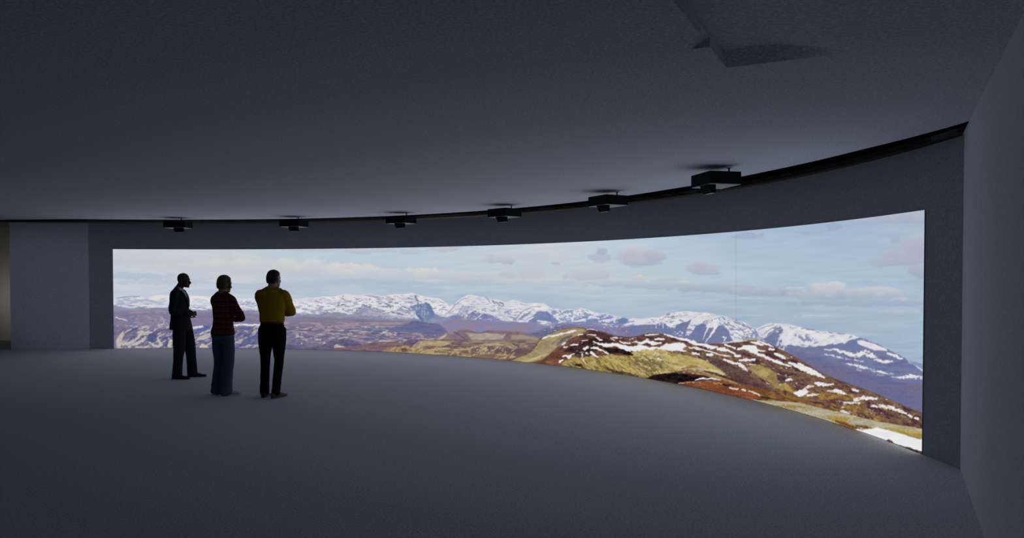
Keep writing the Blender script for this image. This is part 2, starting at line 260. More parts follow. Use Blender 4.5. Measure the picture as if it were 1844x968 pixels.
    C.under([(1000,584),(1020,583),(1060,586),(1100,590),(1120,586),(1150,588),(1175,589),(1200,595)], (130,124,168), (118,112,158), (16, 4), 147, rough=1.2, soft=2)
    C.line([(1128,584),(1145,580),(1160,583)], [3, 5, 3], (216,216,226), 71, brk=.32, bs=4); C.specks((1040,582,1180,600), (200,200,216), .72, (4, 2), 148, .8)
    # round snowy mountain, centre right
    BL = (106,120,166); BL2 = (120,122,160)
    C.poly([(1128,594),(1136,586),(1160,584),(1180,585),(1190,580),(1200,583),(1203,590),(1215,592),(1219,584),(1230,580),(1238,579),(1245,574),(1243,582),(1238,590),(1234,598),(1240,603),(1248,596),(1254,586),(1262,582),(1270,581),(1283,575),(1283,582),(1290,586),(1300,586),(1312,594),(1318,610),(1325,617),(1300,620),(1240,618),(1190,606),(1150,606)], BL, BL2, (12, 6), 150, soft=.9, warp=1.6)
    C.line([(1277,582),(1272,596),(1266,610)], [4, 2, 1], SN, 72, soft=.8); C.line([(1290,585),(1284,597),(1276,608),(1270,616)], [7, 4, 2, 1], SN, 73, soft=.8); C.poly([(1268,580),(1276,576),(1290,580),(1292,588),(1280,590),(1272,587)], SN, seed=151, warp=2, ws=4, a=.9)
    C.poly([(1262,580),(1272,575),(1282,574),(1281,582),(1272,583)], (140,140,170), SN, (2, 3), 152, warp=1.2, a=.8)
    C.line([(1302,606),(1307,608),(1304,612)], 3, SN, 74, warp=1.4); C.specks((1210,594,1245,606), SN, .62, (4, 2.5), 153, .9); C.specks((1170,580,1205,592), (206,208,220), .58, (3, 6), 154, .8, shear=.5)
    C.poly([(1311,594),(1318,596),(1330,600),(1338,607),(1345,610),(1335,615),(1322,616),(1316,606)], SN, (200,204,218), (4, 3), 155, warp=1.8)
    C.poly([(1335,606),(1348,600),(1358,597),(1368,606),(1374,611),(1360,612),(1340,612)], (116,130,176), SN, (2.4, 4), 156, warp=1.4, a=.9)
    for k, p in enumerate([[(1296,570),(1308,576),(1322,580),(1340,586),(1352,592)], [(1306,583),(1320,588),(1330,594)], [(1312,573),(1330,578),(1348,588),(1362,602),(1372,612)], [(1188,575),(1205,571),(1225,568)], [(1196,567),(1215,564)], [(1330,590),(1342,598),(1346,606)]]):
        C.line(p, 2.2, (138,140,170), 80 + k, warp=2, ws=4, soft=.9, brk=.42, bs=3)
    C.specks((1290,568,1370,612), (120,128,170), .62, (4, 3), 157, .75, shear=-.5)
    C.specks((1190,560,1300,575), (178,168,172), .64, (9, 1.6), 158, .7, shear=.2)
    # far right mountain
    C.poly([(1374,612),(1384,600),(1396,592),(1406,588),(1412,596),(1405,606),(1412,620),(1430,622),(1450,624),(1484,622),(1500,612),(1520,617),(1532,612),(1549,607.6),(1578,618),(1602,630),(1624,642),(1645,657),(1667,672),(1690,680),(1690,760),(1560,760),(1450,700),(1420,640),(1395,625)], (108,120,166), (118,122,158), (16, 7), 160, soft=1.2, warp=2.4, ws=9)
    for k, p in enumerate([[(1372,604),(1384,594),(1400,586)], [(1378,608),(1392,597),(1408,591)], [(1366,594),(1380,587),(1394,584)]]):
        C.line(p, 1.8, (158,158,182), 90 + k, warp=1, soft=.9)
    C.poly([(1412,596),(1430,592),(1452,597),(1484,600),(1510,610),(1520,615),(1514,618),(1490,620),(1470,616),(1452,622),(1430,616),(1414,622),(1410,612)], SN, (204,206,220), (7, 4), 161, soft=1, warp=3, ws=6)
    C.specks((1428,600,1476,618), (120,128,170), .58, (4, 4), 162, .85); C.specks((1395,592,1420,632), (214,216,226), .52, (3.5, 4), 163, .8, shear=.4)
    C.line([(1440,590),(1462,594),(1486,598),(1520,601)], 2, (142,140,164), 94, brk=.42, bs=5, warp=1)
    C.poly([(1543,612),(1556,612),(1578,620),(1596,628),(1598,632),(1575,630),(1558,624),(1544,618)], SN, (210,212,224), (8, 3), 164, warp=1.6)
    C.line([(1484,628),(1500,628),(1520,634),(1538,640),(1560,634),(1572,642),(1590,652),(1606,650)], [2, 4, 5, 8, 9, 8, 6, 4], SN, 95, warp=3, ws=6, brk=.28, bs=6); C.line([(1482,637),(1500,640),(1525,646),(1555,650)], [3, 4, 3, 1.5], (212,213,226), 96, warp=2, brk=.38, bs=4)
    C.line([(1597,636),(1612,640),(1624,646)], [3, 5, 3], SN, 97, warp=1.6); C.line([(1525,655),(1550,660),(1580,668),(1608,673)], [2, 5, 4, 2], (220,220,228), 98, warp=2, brk=.3, bs=5); C.line([(1605,678),(1622,680),(1640,677),(1668,680),(1680,680)], [2, 4, 7, 6, 6], (222,222,230), 99, warp=2.4, brk=.26, bs=5)
    C.line([(1543,665),(1550,667)], 3, (210,212,226), 100); C.line([(1580,675),(1590,676)], 2.5, (210,212,226), 101)
    C.poly([(1424,630),(1460,640),(1510,654),(1560,672),(1600,684),(1690,692),(1690,760),(1560,740),(1470,690)], (102,106,150), (114,104,136), (26, 5), 165, soft=7, warp=3, a=.85)
    C.specks((1440,640,1670,745), (92,96,150), .58, (30, 5), 166, .5)
    # ---------- near moor ----------
    C.under([(600,626),(640,623),(655,619),(680,616),(712,614),(730,618),(745,619),(757,611),(770,611)], (112,82,100), (132,104,106), (16, 2.5), 170, rough=1, soft=1)
    C.poly([(727,618),(738,610),(755,611),(763,616),(757,622),(738,622)], (92,76,112), (112,92,112), (7, 3), 171, warp=1.4)
    C.under([(818,602),(826,594),(838,592),(852,596),(866,598),(880,594),(900,596),(925,596),(945,599),(960,605),(990,607),(1010,600)], (118,98,122), (138,114,118), (12, 3), 172, rough=.8, soft=1)
    C.poly([(948,603),(965,597),(982,591),(1000,588),(1020,586),(1010,596),(985,605),(965,606)], (84,94,142), (110,110,144), (7, 3), 173, warp=1.2); C.specks((965,584,1020,600), (190,186,192), .66, (4, 2), 174, .8)
    C.poly([(838,599),(860,600),(880,599),(905,602),(912,600),(905,611),(880,612),(850,611)], (178,164,148), (158,146,136), (8, 3), 175, warp=1.4); C.poly([(914,598),(932,598),(950,605),(940,612),(908,612)], (112,88,106), (140,116,114), (8, 3), 176, warp=1.2); C.poly([(922,604),(936,602),(960,606),(972,610),(950,613),(920,612)], (160,142,128), seed=177, soft=1.6)
    C.poly([(783,613),(798,604),(806,600),(814,598),(822,602),(835,611),(820,613)], (128,106,122), (152,128,124), (7, 3), 178, warp=.8); C.poly([(783,613),(797,604),(806,600),(802,606),(795,611)], (188,170,140), seed=179, soft=1.2, warp=.6); C.line([(817,597),(824,601),(836,609)], [2, 3, 1], (98,84,116), 102, soft=.8)
    C.under([(745,620),(756,612),(766,613),(785,611),(840,612),(905,612),(960,609),(985,607),(1000,607)], (158,136,118), (122,96,98), (22, 3), 180, rough=.5, soft=.8)
    C.specks((750,614,1010,655), (188,164,120), .53, (22, 2.6), 181, .9, fw=.08); C.specks((760,612,1000,650), (108,82,92), .55, (20, 3), 182, .85, fw=.08)
    C.poly([(754,625),(757,615),(765,613),(800,614),(812,617),(795,624),(775,621),(758,624)], (186,166,118), (168,146,112), (8, 3), 183, warp=1); C.line([(783,611.5),(815,612),(840,611.5)], 1.6, (112,82,92), 103)
    C.poly([(905,618),(925,616),(944,618),(950,624),(940,628),(918,626)], (176,156,112), (132,108,96), (6, 3), 184, warp=1.4); C.line([(925,619),(934,623),(938,627)], 4, (102,86,98), 104, warp=1.4, brk=.35); C.specks((840,622,900,640), (196,176,122), .56, (5, 4), 185, .9, shear=.6)
    C.poly([(876,624),(905,625),(935,629),(975,630),(985,634),(955,637),(930,640),(900,636),(880,632)], (112,82,92), (96,76,92), (10, 3), 186, soft=1.6, warp=2)
    C.under([(684,634),(692,629),(702,624),(710,622.4),(718,624),(724,622),(731,621),(738,624),(745,629),(765,630),(800,630),(840,636),(870,640),(905,636),(930,644),(960,640)], (172,150,100), (142,114,90), (13, 3), 187, rough=.8, soft=.8)
    C.poly([(722,628),(729,625),(735,630),(730,634),(724,633)], (112,80,84), seed=188, warp=1); C.specks((745,628,960,656), (118,84,82), .55, (14, 3), 189, .8); C.specks((700,622,930,650), (196,174,116), .60, (5, 3), 190, .7, shear=.5)
    C.poly([(850,640),(880,636),(900,640),(880,650),(855,646)], (120,88,82), seed=191, soft=2, a=.7)
    # big brown hill
    HILL = [(905,650),(930,642),(950,634),(965,620),(972,609),(980,606),(994.5,599),(1009,592.7),(1023,589.8),(1043.6,589),(1061,591),(1074,594),(1090,598),(1107,603.5),(1124.6,605.7),(1136,605.7),(1151,603.5),(1166.5,599),(1186.6,600),(1200.6,602),(1213,605.8),(1228.5,609.7),(1251.7,615),(1275,618),(1306,619),(1321.4,615.9),(1340,612),(1364.8,612),(1383.4,617),(1403.7,627.7),(1430.6,641),(1457.4,657.3),(1479,670.7),(1500.4,680),(1538,693.5),(1578,708),(1618.5,725.7),(1664,744.5),(1690,755)]
    C.under(HILL, (100,70,64), (122,88,72), (20, 5), 200, rough=.8, rs=12, soft=.8)
    C.lid = np.array(HILL, float)
    C.specks((1040,592,1670,770), (74,44,52), .53, (16, 6), 201, .85, shear=-.35, fw=.08); C.specks((1200,600,1670,790), (134,104,72), .58, (12, 5), 202, .7, shear=-.4, fw=.06)
    C.poly([(900,655),(930,645),(955,635),(965,624),(972,612),(985,604),(1010,593),(1030,590),(1048,591),(1058,595),(1040,603),(1022,612),(1008,622),(990,636),(980,645),(960,652),(930,655)], (172,154,108), (150,128,92), (9, 4), 203, soft=1.2, warp=1.4)
    C.line([(985,637),(960,646),(930,655)], [3, 5, 4], (192,174,122), 110, soft=1.4); C.poly([(985,620),(1000,612),(1022,605),(1030,606),(1018,616),(1008,624),(1000,620)], (122,104,96), (160,142,112), (4, 5), 204, soft=1.4, warp=2)
    C.line([(1009,616),(1020,606),(1030,605)], [5, 5, 3], (104,88,96), 111, soft=1.2, warp=2, brk=.3)
    C.line([(978,609),(988,605),(1000,604),(1012,600),(1020,599)], [2, 2.5, 3, 4, 1], (226,224,226), 112, warp=1.5, brk=.2); C.line([(1020,599),(1030,596),(1038,595)], [3, 4, 2], (228,226,228), 113, warp=1.2); C.line([(1013,620),(1017,617)], 3, (220,216,216), 114); C.line([(1042,602),(1049,601)], [3, 2], (226,222,222), 115)
    C.line([(1057,602),(1072,603)], [2, 3], (214,200,188), 116); C.line([(1058,593),(1064,592),(1076,595)], [1.5, 2, 1], (206,206,220), 117, brk=.3, bs=2)
    C.poly([(960,655),(978,648),(990,638),(1008,626),(1030,614),(1050,608),(1075,605),(1110,612),(1150,622),(1180,640),(1150,650),(1090,648),(1015,662),(985,660)], (92,54,44), (112,70,52), (12, 4), 205, soft=1.6, warp=2.4)
    C.poly([(980,650),(1000,644),(1016,650),(1012,658),(990,658)], (148,98,66), (124,76,56), (9, 3), 206, soft=2); C.poly([(1016,632),(1030,620),(1052,611),(1075,611),(1088,615),(1085,626),(1068,632),(1060,640),(1045,644),(1030,634)], (46,28,32), (76,44,42), (7, 3.5), 207, soft=1.6, warp=2.4)
    C.poly([(1058,609),(1080,607),(1104,614),(1102,619),(1082,617),(1066,613)], (52,32,32), seed=208, soft=1.4, warp=1.5); C.poly([(1086,624),(1105,627),(1120,625),(1133,631),(1141,639),(1130,640),(1118,636),(1100,637),(1093,632)], (22,17,20), (48,36,36), (6, 3), 209, soft=1.1, warp=1.8)
    C.poly([(1040,642),(1050,634),(1068,636),(1062,644),(1048,646)], (46,30,30), seed=210, soft=1.4, warp=1.6)
    # yellow grass
    C.poly([(1010,657),(1018,648),(1032,644),(1050,643),(1070,640),(1088,640),(1102,638),(1120,640),(1140,640),(1150,632),(1172,630),(1200,631),(1216,640),(1200,660),(1180,672),(1168,682),(1120,674),(1060,664)], (156,134,70), (178,154,84), (7, 5, .05), 211, soft=1.2, warp=2)
    C.poly([(1136,634),(1160,628),(1190,628),(1210,634),(1240,640),(1262,646),(1290,655),(1300,664),(1310,674),(1290,671),(1270,667),(1240,664),(1225,668),(1205,670),(1188,674),(1170,660),(1150,646)], (180,158,86), (196,176,108), (14, 4), 212, soft=1.4, warp=2)
    i = np.nonzero((x > 1010) & (x < 1215) & (y > 634) & (y < 685))[0]
    nn = fbm((x[i] - y[i] * .6) / 4, (y[i] - x[i] * .55) / 3.2, 213, 4)
    C.put(i, ss(.5, .66, nn) * .7 * ss(1215, 1195, x[i]) * ss(634, 642, y[i]) * ss(1012, 1026, x[i]), np.array([104., 82, 48]))
    C.put(i, ss(.45, .3, nn) * .55 * ss(1215, 1195, x[i]) * ss(634, 642, y[i]) * ss(1012, 1026, x[i]), np.array([204., 180, 104]))
    C.poly([(1140,652),(1155,648),(1172,652),(1190,655),(1192,662),(1180,670),(1165,668),(1150,662)], (84,68,46), (128,106,64), (5, 4), 214, soft=2.2, warp=3, a=.8); C.line([(1038,657),(1046,658),(1050,661)], [4, 5, 3], (44,30,30), 120, warp=2, brk=.3, bs=2.5)
    C.line([(1092,662),(1105,668),(1130,672),(1150,677)], [2, 5, 4, 2], (74,52,48), 121, soft=1.4, warp=2, brk=.25); C.line([(1088,641),(1110,652),(1135,664),(1145,670)], [3, 4, 5, 2], (200,176,96), 122, soft=1.8, warp=2, a=.8)
    C.specks((1142,632,1330,682), (146,116,70), .57, (7, 2.6), 250, .7, shear=-.3); C.specks((1142,634,1320,676), (212,196,134), .62, (8, 2.4), 251, .7, shear=-.3)
    C.specks((1150,626,1225,650), (228,222,214), .66, (5, 3), 252, .85); C.specks((1165,640,1200,662), (120,96,56), .55, (3, 6), 253, .6)
    # main snow band on the hill
    SW = (230,228,229)
    C.line([(1068,615),(1080,619),(1095,621),(1108,620),(1120,624),(1135,628),(1150,627)], [2, 4, 6, 6, 8, 9, 8], SW, 123, warp=2.4, ws=5); C.poly([(1140,626),(1150,620),(1165,623),(1185,624),(1200,619),(1215,616),(1232,618),(1239,622),(1228,627),(1236,633),(1215,632),(1200,630),(1180,628),(1160,630),(1140,630)], SW, seed=220, soft=.9, warp=3.2, ws=6)
    C.line([(1144,615),(1155,616),(1166,614),(1176,618),(1190,618)], [3, 5, 7, 5, 3], SW, 124, warp=2.4, ws=5); C.line([(1065,626),(1075,626),(1085,631),(1095,637)], [3, 4, 3, 2], SW, 125, warp=1.6); C.line([(1028,621),(1034,620),(1040,620)], 3, SW, 126); C.line([(1016,625),(1022,624)], [3, 2], (220,212,208), 127)
    C.line([(1053,627),(1058,624)], [5, 4], SW, 128, warp=1.6); C.line([(1065,634),(1072,640),(1078,643)], [5, 4, 1.5], SW, 129, warp=1); C.line([(1074,607),(1080,611),(1084,612)], [3, 4, 2], (226,220,216), 130); C.line([(1048,636),(1049,642)], 3, (214,206,206), 131); C.line([(1055,635),(1058,637)], 3, SW, 132); C.line([(1050,647),(1056,657)], [2.5, 1], (224,212,180), 133)
    C.line([(1008,651),(1014,648)], [4, 3], SW, 134, warp=1.4); C.line([(1014,642),(1020,640),(1024,644),(1030,638),(1034,637)], [3, 3, 5, 3, 2], SW, 135, warp=2.4, brk=.25, bs=2.5); C.line([(1048,613),(1058,612)], 2, (216,208,208), 136, brk=.3, bs=2); C.specks((1035,612,1100,645), SW, .74, (4, 2.4), 221, .9)
    C.line([(1105,607),(1112,608)], 2.5, (216,206,200), 137); C.line([(1100,608),(1106,612)], 2.5, (206,190,172), 138); C.line([(1116,614),(1122,617),(1135,618)], [2, 4, 2], (224,218,216), 139, brk=.25); C.specks((1100,604,1150,622), (220,212,208), .68, (5, 2), 222, .8)
    C.line([(1163,603.5),(1175,602),(1186,601.5)], [3, 3.5, 1], (222,214,204), 140); C.line([(1180,611),(1190,610),(1196,611)], [3, 5, 3], SW, 141, warp=1.6); C.line([(1196,602),(1210,605),(1222,609),(1235,612),(1250,617),(1265,621)], [3, 3, 3.5, 5, 6, 4], SW, 142, warp=1.8)
    C.line([(1262,619),(1272,622),(1280,625),(1292,626)], [3, 6, 6, 3], SW, 143, warp=2); C.line([(1240,625),(1255,627),(1270,630),(1290,636)], [2, 4, 3, 2], (224,218,216), 144, warp=1.6, brk=.15); C.line([(1248,635),(1258,637)], [4, 3], SW, 145); C.line([(1274,638),(1282,638)], 4, SW, 146, warp=1.4); C.line([(1274,648),(1288,649)], [4, 2.5], (226,218,216), 147, warp=1.6)
    C.line([(1292,629),(1304,629),(1312,631)], [4, 7, 4], SW, 148, warp=2); C.line([(1290,636),(1305,640),(1312,641)], [2, 3, 2], (222,216,212), 149); C.line([(1306,620),(1318,624),(1324,627)], 3, SW, 150, warp=1); C.line([(1314,631),(1322,636)], 3.5, SW, 151, warp=1.4); C.line([(1325,640),(1333,640)], [5, 4], SW, 152, warp=1)
    C.line([(1304,647),(1314,651),(1326,655)], [3, 5, 3], SW, 153, warp=1.4); C.line([(1328,654),(1338,660),(1346,667)], [5, 5, 2], (226,222,222), 154, warp=1.6); C.line([(1322,673),(1333,673)], 4, (222,216,216), 155, warp=1.6); C.line([(1330,628),(1336,627)], 5, SW, 156)
    C.poly([(1335,628),(1338,622),(1350,621),(1362,623),(1364,628),(1378,630),(1379,633),(1364,632),(1362,637),(1352,634),(1346,631)], SW, seed=223, warp=2, ws=5); C.line([(1352,615),(1364,618),(1374,621)], [2, 4, 4], SW, 157, warp=1.6); C.line([(1332,648),(1344,648),(1358,647)], [3, 7, 3], SW, 158, warp=2.6); C.line([(1364,613),(1380,619),(1392,624)], [2, 4, 2], SW, 159)
    C.line([(1362,636),(1378,642),(1392,648),(1410,655),(1425,660)], [4, 5, 5, 4, 3], SW, 160, warp=1.8); C.line([(1386,628),(1392,629)], 4, SW, 161); C.line([(1396,636),(1408,642),(1414,645)], [4, 6, 3], SW, 162, warp=1.6); C.line([(1422,653),(1440,662),(1458,670),(1484,679)], [4, 7, 7, 3], SW, 163, warp=2.2, brk=.18)
    C.line([(1438,655),(1455,663),(1470,670),(1478,674)], [4, 6, 4, 1.5], SW, 164, warp=2, brk=.22); C.line([(1350,655),(1360,656)], 2.5, (210,190,180), 165); C.specks((1330,640,1440,700), SW, .73, (5, 2.5), 224, .9, shear=-.3); C.specks((1240,640,1340,690), (214,196,190), .74, (4, 2), 225, .8)
    C.line([(1300,617),(1320,615),(1345,612.5)], [1, 2.5, 1.5], (224,214,204), 166); C.line([(1338,611),(1365,611.5)], 2.5, (168,150,118), 167, soft=1)
    # yellow-brown basin and dark waves on the right hill
    C.poly([(1345,660),(1365,656),(1388,664),(1400,672),(1402,690),(1418,700),(1430,707),(1400,700),(1378,684),(1358,672)], (168,146,84), (146,112,70), (7, 5), 226, soft=1.8, warp=2.4); C.poly([(1360,668),(1376,664),(1388,672),(1380,680),(1366,676)], (186,166,96), seed=227, soft=2.6, a=.8)
    C.poly([(1200,640),(1232,642),(1262,648),(1280,656),(1300,672),(1330,690),(1362,704),(1330,696),(1296,684),(1270,672),(1250,668),(1230,662)], (178,156,86), (198,174,104), (12, 4), 228, soft=1.8, warp=2, a=.55)
    C.poly([(1264,640),(1290,644),(1310,652),(1340,668),(1372,690),(1410,712),(1400,716),(1366,704),(1330,688),(1300,668),(1280,654)], (84,56,58), (112,82,72), (10, 4), 229, soft=2, warp=2.4)
    C.line([(1228,663),(1245,659),(1256,660)], [3, 5, 3], (146,112,64), 168, soft=1.4); C.line([(1226,661),(1234,660)], 2.5, (204,190,176), 169, brk=.3, bs=2); C.line([(1250,665),(1262,664),(1274,666)], [4, 5, 3], (178,166,162), 170, warp=2, brk=.4, bs=2.5); C.line([(1270,665),(1290,669),(1306,676)], [3, 5, 2], (212,196,140), 171, soft=1.2)
    C.line([(1268,668),(1290,673),(1320,684),(1345,690)], [2, 4, 4, 1.5], (80,50,46), 172, soft=1.2); C.line([(1240,668),(1262,671),(1285,680),(1300,685)], [3, 3, 3, 1], (162,112,70), 173, soft=1.2)
    C.poly([(1160,682),(1172,677),(1188,673),(1215,671),(1245,673),(1268,676),(1284,681),(1268,684),(1248,686),(1222,690),(1190,686)], (18,13,14), (42,24,22), (8, 3), 230, soft=1.2, warp=1.4); C.line([(1240,676),(1262,677),(1278,680)], [2, 3, 2], (72,36,30), 174, soft=1.6)
    C.poly([(1215,692),(1235,687),(1260,686),(1285,686),(1300,684),(1330,692),(1370,703),(1410,714),(1450,724),(1440,730),(1400,724),(1350,722),(1300,712)], (146,82,46), (118,62,38), (18, 4), 231, soft=1.4, warp=1.8); C.line([(1222,690),(1240,688),(1262,688)], [2, 2.5, 1.5], (176,150,124), 175, warp=1.4, brk=.35, bs=2.5)
    C.line([(1252,684.5),(1258,682),(1266,681),(1274,682),(1284,681),(1298,683.5)], [2, 3, 3.5, 2, 3, 1], SW, 176, warp=1.2); C.line([(1296,691),(1308,693),(1320,693)], [3, 4, 2], (52,34,26), 177, soft=1.6); C.line([(1285,690),(1295,689),(1300,692)], 2, (190,160,130), 178, brk=.3, bs=2)
    for k, (a, b) in enumerate([((1314,698), (1319,700)), ((1322,699), (1329,700)), ((1336,701), (1342,703)), ((1348,704), (1356,706)), ((1358,707), (1368,711)), ((1371,711), (1380,713))]): C.line([a, b], 2.8, (224,212,200), 180 + k, warp=1.4)
    C.poly([(1330,690),(1366,698),(1390,706),(1430,716),(1480,730),(1540,744),(1600,760),(1668,772),(1690,775),(1690,785),(1600,770),(1500,745),(1430,728),(1380,716)], (134,84,40), (104,66,38), (14, 4), 232, soft=1.8, warp=2.2); C.line([(1372,714),(1388,718),(1400,722)], [4, 4, 2], (62,46,26), 186, soft=1.4)
    C.specks((1380,700,1560,752), (158,118,50), .54, (12, 3), 233, .7, shear=-.3)
    # right-hand slope details
    C.poly([(1428,706),(1440,702),(1450,700),(1458,704),(1448,712),(1438,714)], SW, seed=234, warp=2.4, ws=4); C.line([(1446,702),(1452,697),(1464,694)], [4, 4, 3], (220,212,208), 187, warp=2.2, brk=.25, bs=3); C.line([(1416,684),(1424,682),(1428,685)], [3, 4, 2], SW, 188, warp=1.4, brk=.2)
    C.line([(1405,692),(1414,691)], 2.5, (214,200,186), 189); C.line([(1468,690),(1484,692),(1500,692)], [4, 6, 3], SW, 190, warp=2.2); C.line([(1455,711),(1465,711),(1478,710)], [4, 5, 3], (224,216,214), 191, warp=2.4, brk=.2); C.line([(1490,704),(1506,702),(1522,709)], [3, 6, 3], SW, 192, warp=2.4, brk=.2)
    C.line([(1540,718),(1555,716),(1580,718)], [6, 8, 3], SW, 193, warp=2.4); C.line([(1536,701),(1545,703)], 4, (222,214,212), 194, warp=1.4); C.line([(1585,730),(1600,733),(1620,739),(1632,745)], [5, 7, 6, 3], SW, 195, warp=2.4); C.line([(1570,730),(1580,732)], [5, 4], SW, 196, warp=2); C.line([(1506,728),(1518,732)], 4, (222,214,212), 197, warp=2, brk=.25, bs=3)
    C.line([(1520,725),(1535,724),(1548,725)], 4, (220,212,210), 198, warp=2.4, brk=.36, bs=4); C.line([(1516,740),(1530,743)], 5, (220,212,212), 199, warp=2.4, brk=.4, bs=3); C.line([(1636,747),(1642,750)], 4, SW, 200); C.line([(1648,752),(1653,754)], 4, SW, 201)
    C.poly([(1468,712),(1486,706),(1504,708),(1512,716),(1500,720),(1480,720)], (162,126,62), (128,88,50), (6, 4), 235, soft=1.6, warp=2.4); C.poly([(1516,732),(1534,728),(1556,734),(1575,746),(1600,756),(1580,758),(1545,748)], (166,132,66), (124,86,54), (7, 4), 236, soft=1.8, warp=2.6); C.poly([(1405,690),(1420,692),(1430,706),(1418,704)], (172,146,66), seed=237, soft=1.6, warp=1.6)
    C.poly([(1488,720),(1512,716),(1520,728),(1512,738),(1495,732)], (82,48,50), (104,66,58), (6, 4), 238, soft=1.6, warp=2.4, a=.85); C.poly([(1535,744),(1552,742),(1575,752),(1570,758),(1550,754)], (84,50,52), seed=239, soft=1.6, warp=2, a=.85); C.specks((1480,690,1670,765), (186,150,80), .68, (7, 3), 240, .7, shear=-.3); C.specks((1500,695,1670,765), SW, .78, (5, 3), 241, .8, shear=-.3)
    # track, grass verge and the near snow
    C.poly([(1350,719),(1380,720.5),(1415,722.5),(1440,725),(1470,732),(1500,739),(1540,748),(1580,758),(1620,765),(1690,776),(1690,800),(1600,790),(1545,780),(1480,765),(1400,735)], (186,174,146), (164,152,122), (18, 3), 242, soft=1, warp=1.2)
    C.line([(1398,730),(1420,731),(1440,733),(1462,734)], [3, 4, 4, 1.5], (158,132,62), 202, soft=1.2, warp=2, brk=.25); C.line([(1490,750),(1500,755),(1515,756),(1530,752)], [4, 9, 9, 3], (172,142,58), 203, soft=1.2, warp=2.4); C.line([(1505,758),(1525,764),(1545,772)], [3, 7, 5], (118,76,32), 204, soft=1.2, warp=2); C.line([(1540,765),(1555,768),(1570,770)], [3, 5, 2], (112,84,40), 205, warp=2, brk=.25)
    C.line([(1575,772),(1600,772),(1625,777),(1650,784),(1668,783),(1690,783)], [2, 3, 7, 11, 13, 12], (166,142,62), 206, soft=1.4, warp=2.6); C.line([(1610,771),(1640,777),(1668,778)], [2, 6, 4], (190,168,84), 207, soft=1.6, warp=2, brk=.3); C.line([(1625,782),(1650,789),(1664,791)], [2, 4, 4], (128,104,48), 208, soft=1.2, warp=2, brk=.3)
    C.poly([(1538,774),(1545,771),(1553,774),(1560,772),(1572,771),(1578,768),(1590,772),(1608,776),(1625,781),(1640,786),(1655,790),(1690,791),(1690,830),(1620,812),(1560,788)], (236,234,235), (228,228,232), (20, 6), 243, soft=.9, warp=1)
    C.poly([(1596,792),(1600,790),(1606,793),(1610,798),(1600,797)], (92,66,50), seed=244, warp=.8); C.line([(1620,801.5),(1640,808),(1655,813),(1668,818),(1680,822)], [1.5, 4, 4, 5, 5], (56,36,28), 209, soft=.8, warp=1)
    # fine grain of rock and heather
    hill = np.array(HILL, float); hy = np.where(x < 950, 606, np.interp(x, hill[:, 0], hill[:, 1]))
    ground = ss(6, 26, y - ry) * .35 + .65 * ss(0, 8, y - hy)
    n = fbm(x / 2.6, y / 1.8, 300, 3) - .5
    C.c += (n * (26 + 16 * ss(900, 1200, x)) * ground * (1 - .8 * ss(195, 222, C.c.mean(1))))[:, None]
    gy = C.c.mean(1, keepdims=True); C.c = gy + (C.c - gy) * .86
    # vertical joint between two screen panels
    m = ss(1.2, .3, abs(x - 1325.2)) * ss(614, 560, y)
    C.c *= (1 - .07 * m)[:, None]
    return np.clip(C.c, 0, 255)

# ------------------------------------------------------------------ dimensions of the room (metres)
# camera stands at the origin, 1.70 m above the floor, looking along +Y; the front wall is an arc
CX, CY, RAD = -7.2842, 6.5643, 11.2236
A_WALL0, A_WALL1 = -13.1, 90.4          # arc of the wall, degrees from +Y
A_SCR0, A_SCR1 = -10.44, 86.95          # arc of the screen
WALL_H, CEIL_H, SCR_H = 2.926, 2.965, 2.3265
def arc(a, r): a = R(a); return CX + r * math.sin(a), CY + r * math.cos(a)
CAM_F, CAM_PITCH, CAM_PY = 1356.23, 0.0208152, 524.83   # focal length and principal row for a 1844 x 968 frame

M = {}
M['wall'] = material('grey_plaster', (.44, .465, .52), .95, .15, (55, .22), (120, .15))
M['panel'] = material('lavender_grey_plaster', (.86, .88, 1.0), .95, .15, (55, .2), (120, .15))
M['side'] = material('smooth_grey_plaster', (.84, .87, .93), .95, .15, (55, .12), (120, .1))
M['dim'] = material('charcoal_plaster', (.12, .125, .14), .95, .15, (55, .12), (120, .1))
M['black'] = material('shade_band_black', (.012, .012, .013), .95, .05, (40, .2))  # black that stands for the shade along the ceiling edge
M['ceiling'] = material('grey_ceiling_paint', (.72, .745, .80), .95, .12, (55, .26), (130, .1))
M['floor'] = material('grey_carpet', (.71, .735, .785), .97, .08, (60, .32), (160, .4))
M['gallery'] = material('warm_white_plaster', (.55, .53, .49), .95, .1, (40, .05), None)

def arc_wall(name, a0, a1, r0, r1, z0, z1, mat, n=120):
    bm = bmesh.new(); prev = None
    for i in range(n + 1):
        a = a0 + (a1 - a0) * i / n
        x0, y0 = arc(a, r0); x1, y1 = arc(a, r1)
        q = [bm.verts.new(v) for v in ((x0, y0, z0), (x1, y1, z0), (x1, y1, z1), (x0, y0, z1))]
        if prev:
            for k in range(4): bm.faces.new((prev[k], prev[(k + 1) % 4], q[(k + 1) % 4], q[k]))
        else: bm.faces.new(q)
        prev = q
    bm.faces.new(prev[::-1])
    return obj(name, bm, mat)
def slab(name, pts, z0, z1, mat, parent=None):
    bm = bmesh.new()
    lo = [bm.verts.new((x, y, z0)) for x, y in pts]; hi = [bm.verts.new((x, y, z1)) for x, y in pts]
    bm.faces.new(lo[::-1]); bm.faces.new(hi)
    for k in range(len(pts)): bm.faces.new((lo[k], lo[(k + 1) % len(pts)], hi[(k + 1) % len(pts)], hi[k]))
    return obj(name, bm, mat, parent)

tag(slab('floor', [(-17, -6), (9, -6), (9, 21), (-17, 21)], -.12, 0, M['floor']), kind='structure')
tag(arc_wall('wall_front', A_WALL0, A_WALL1, RAD, RAD + .10, 0, WALL_H, M['wall']), kind='structure')
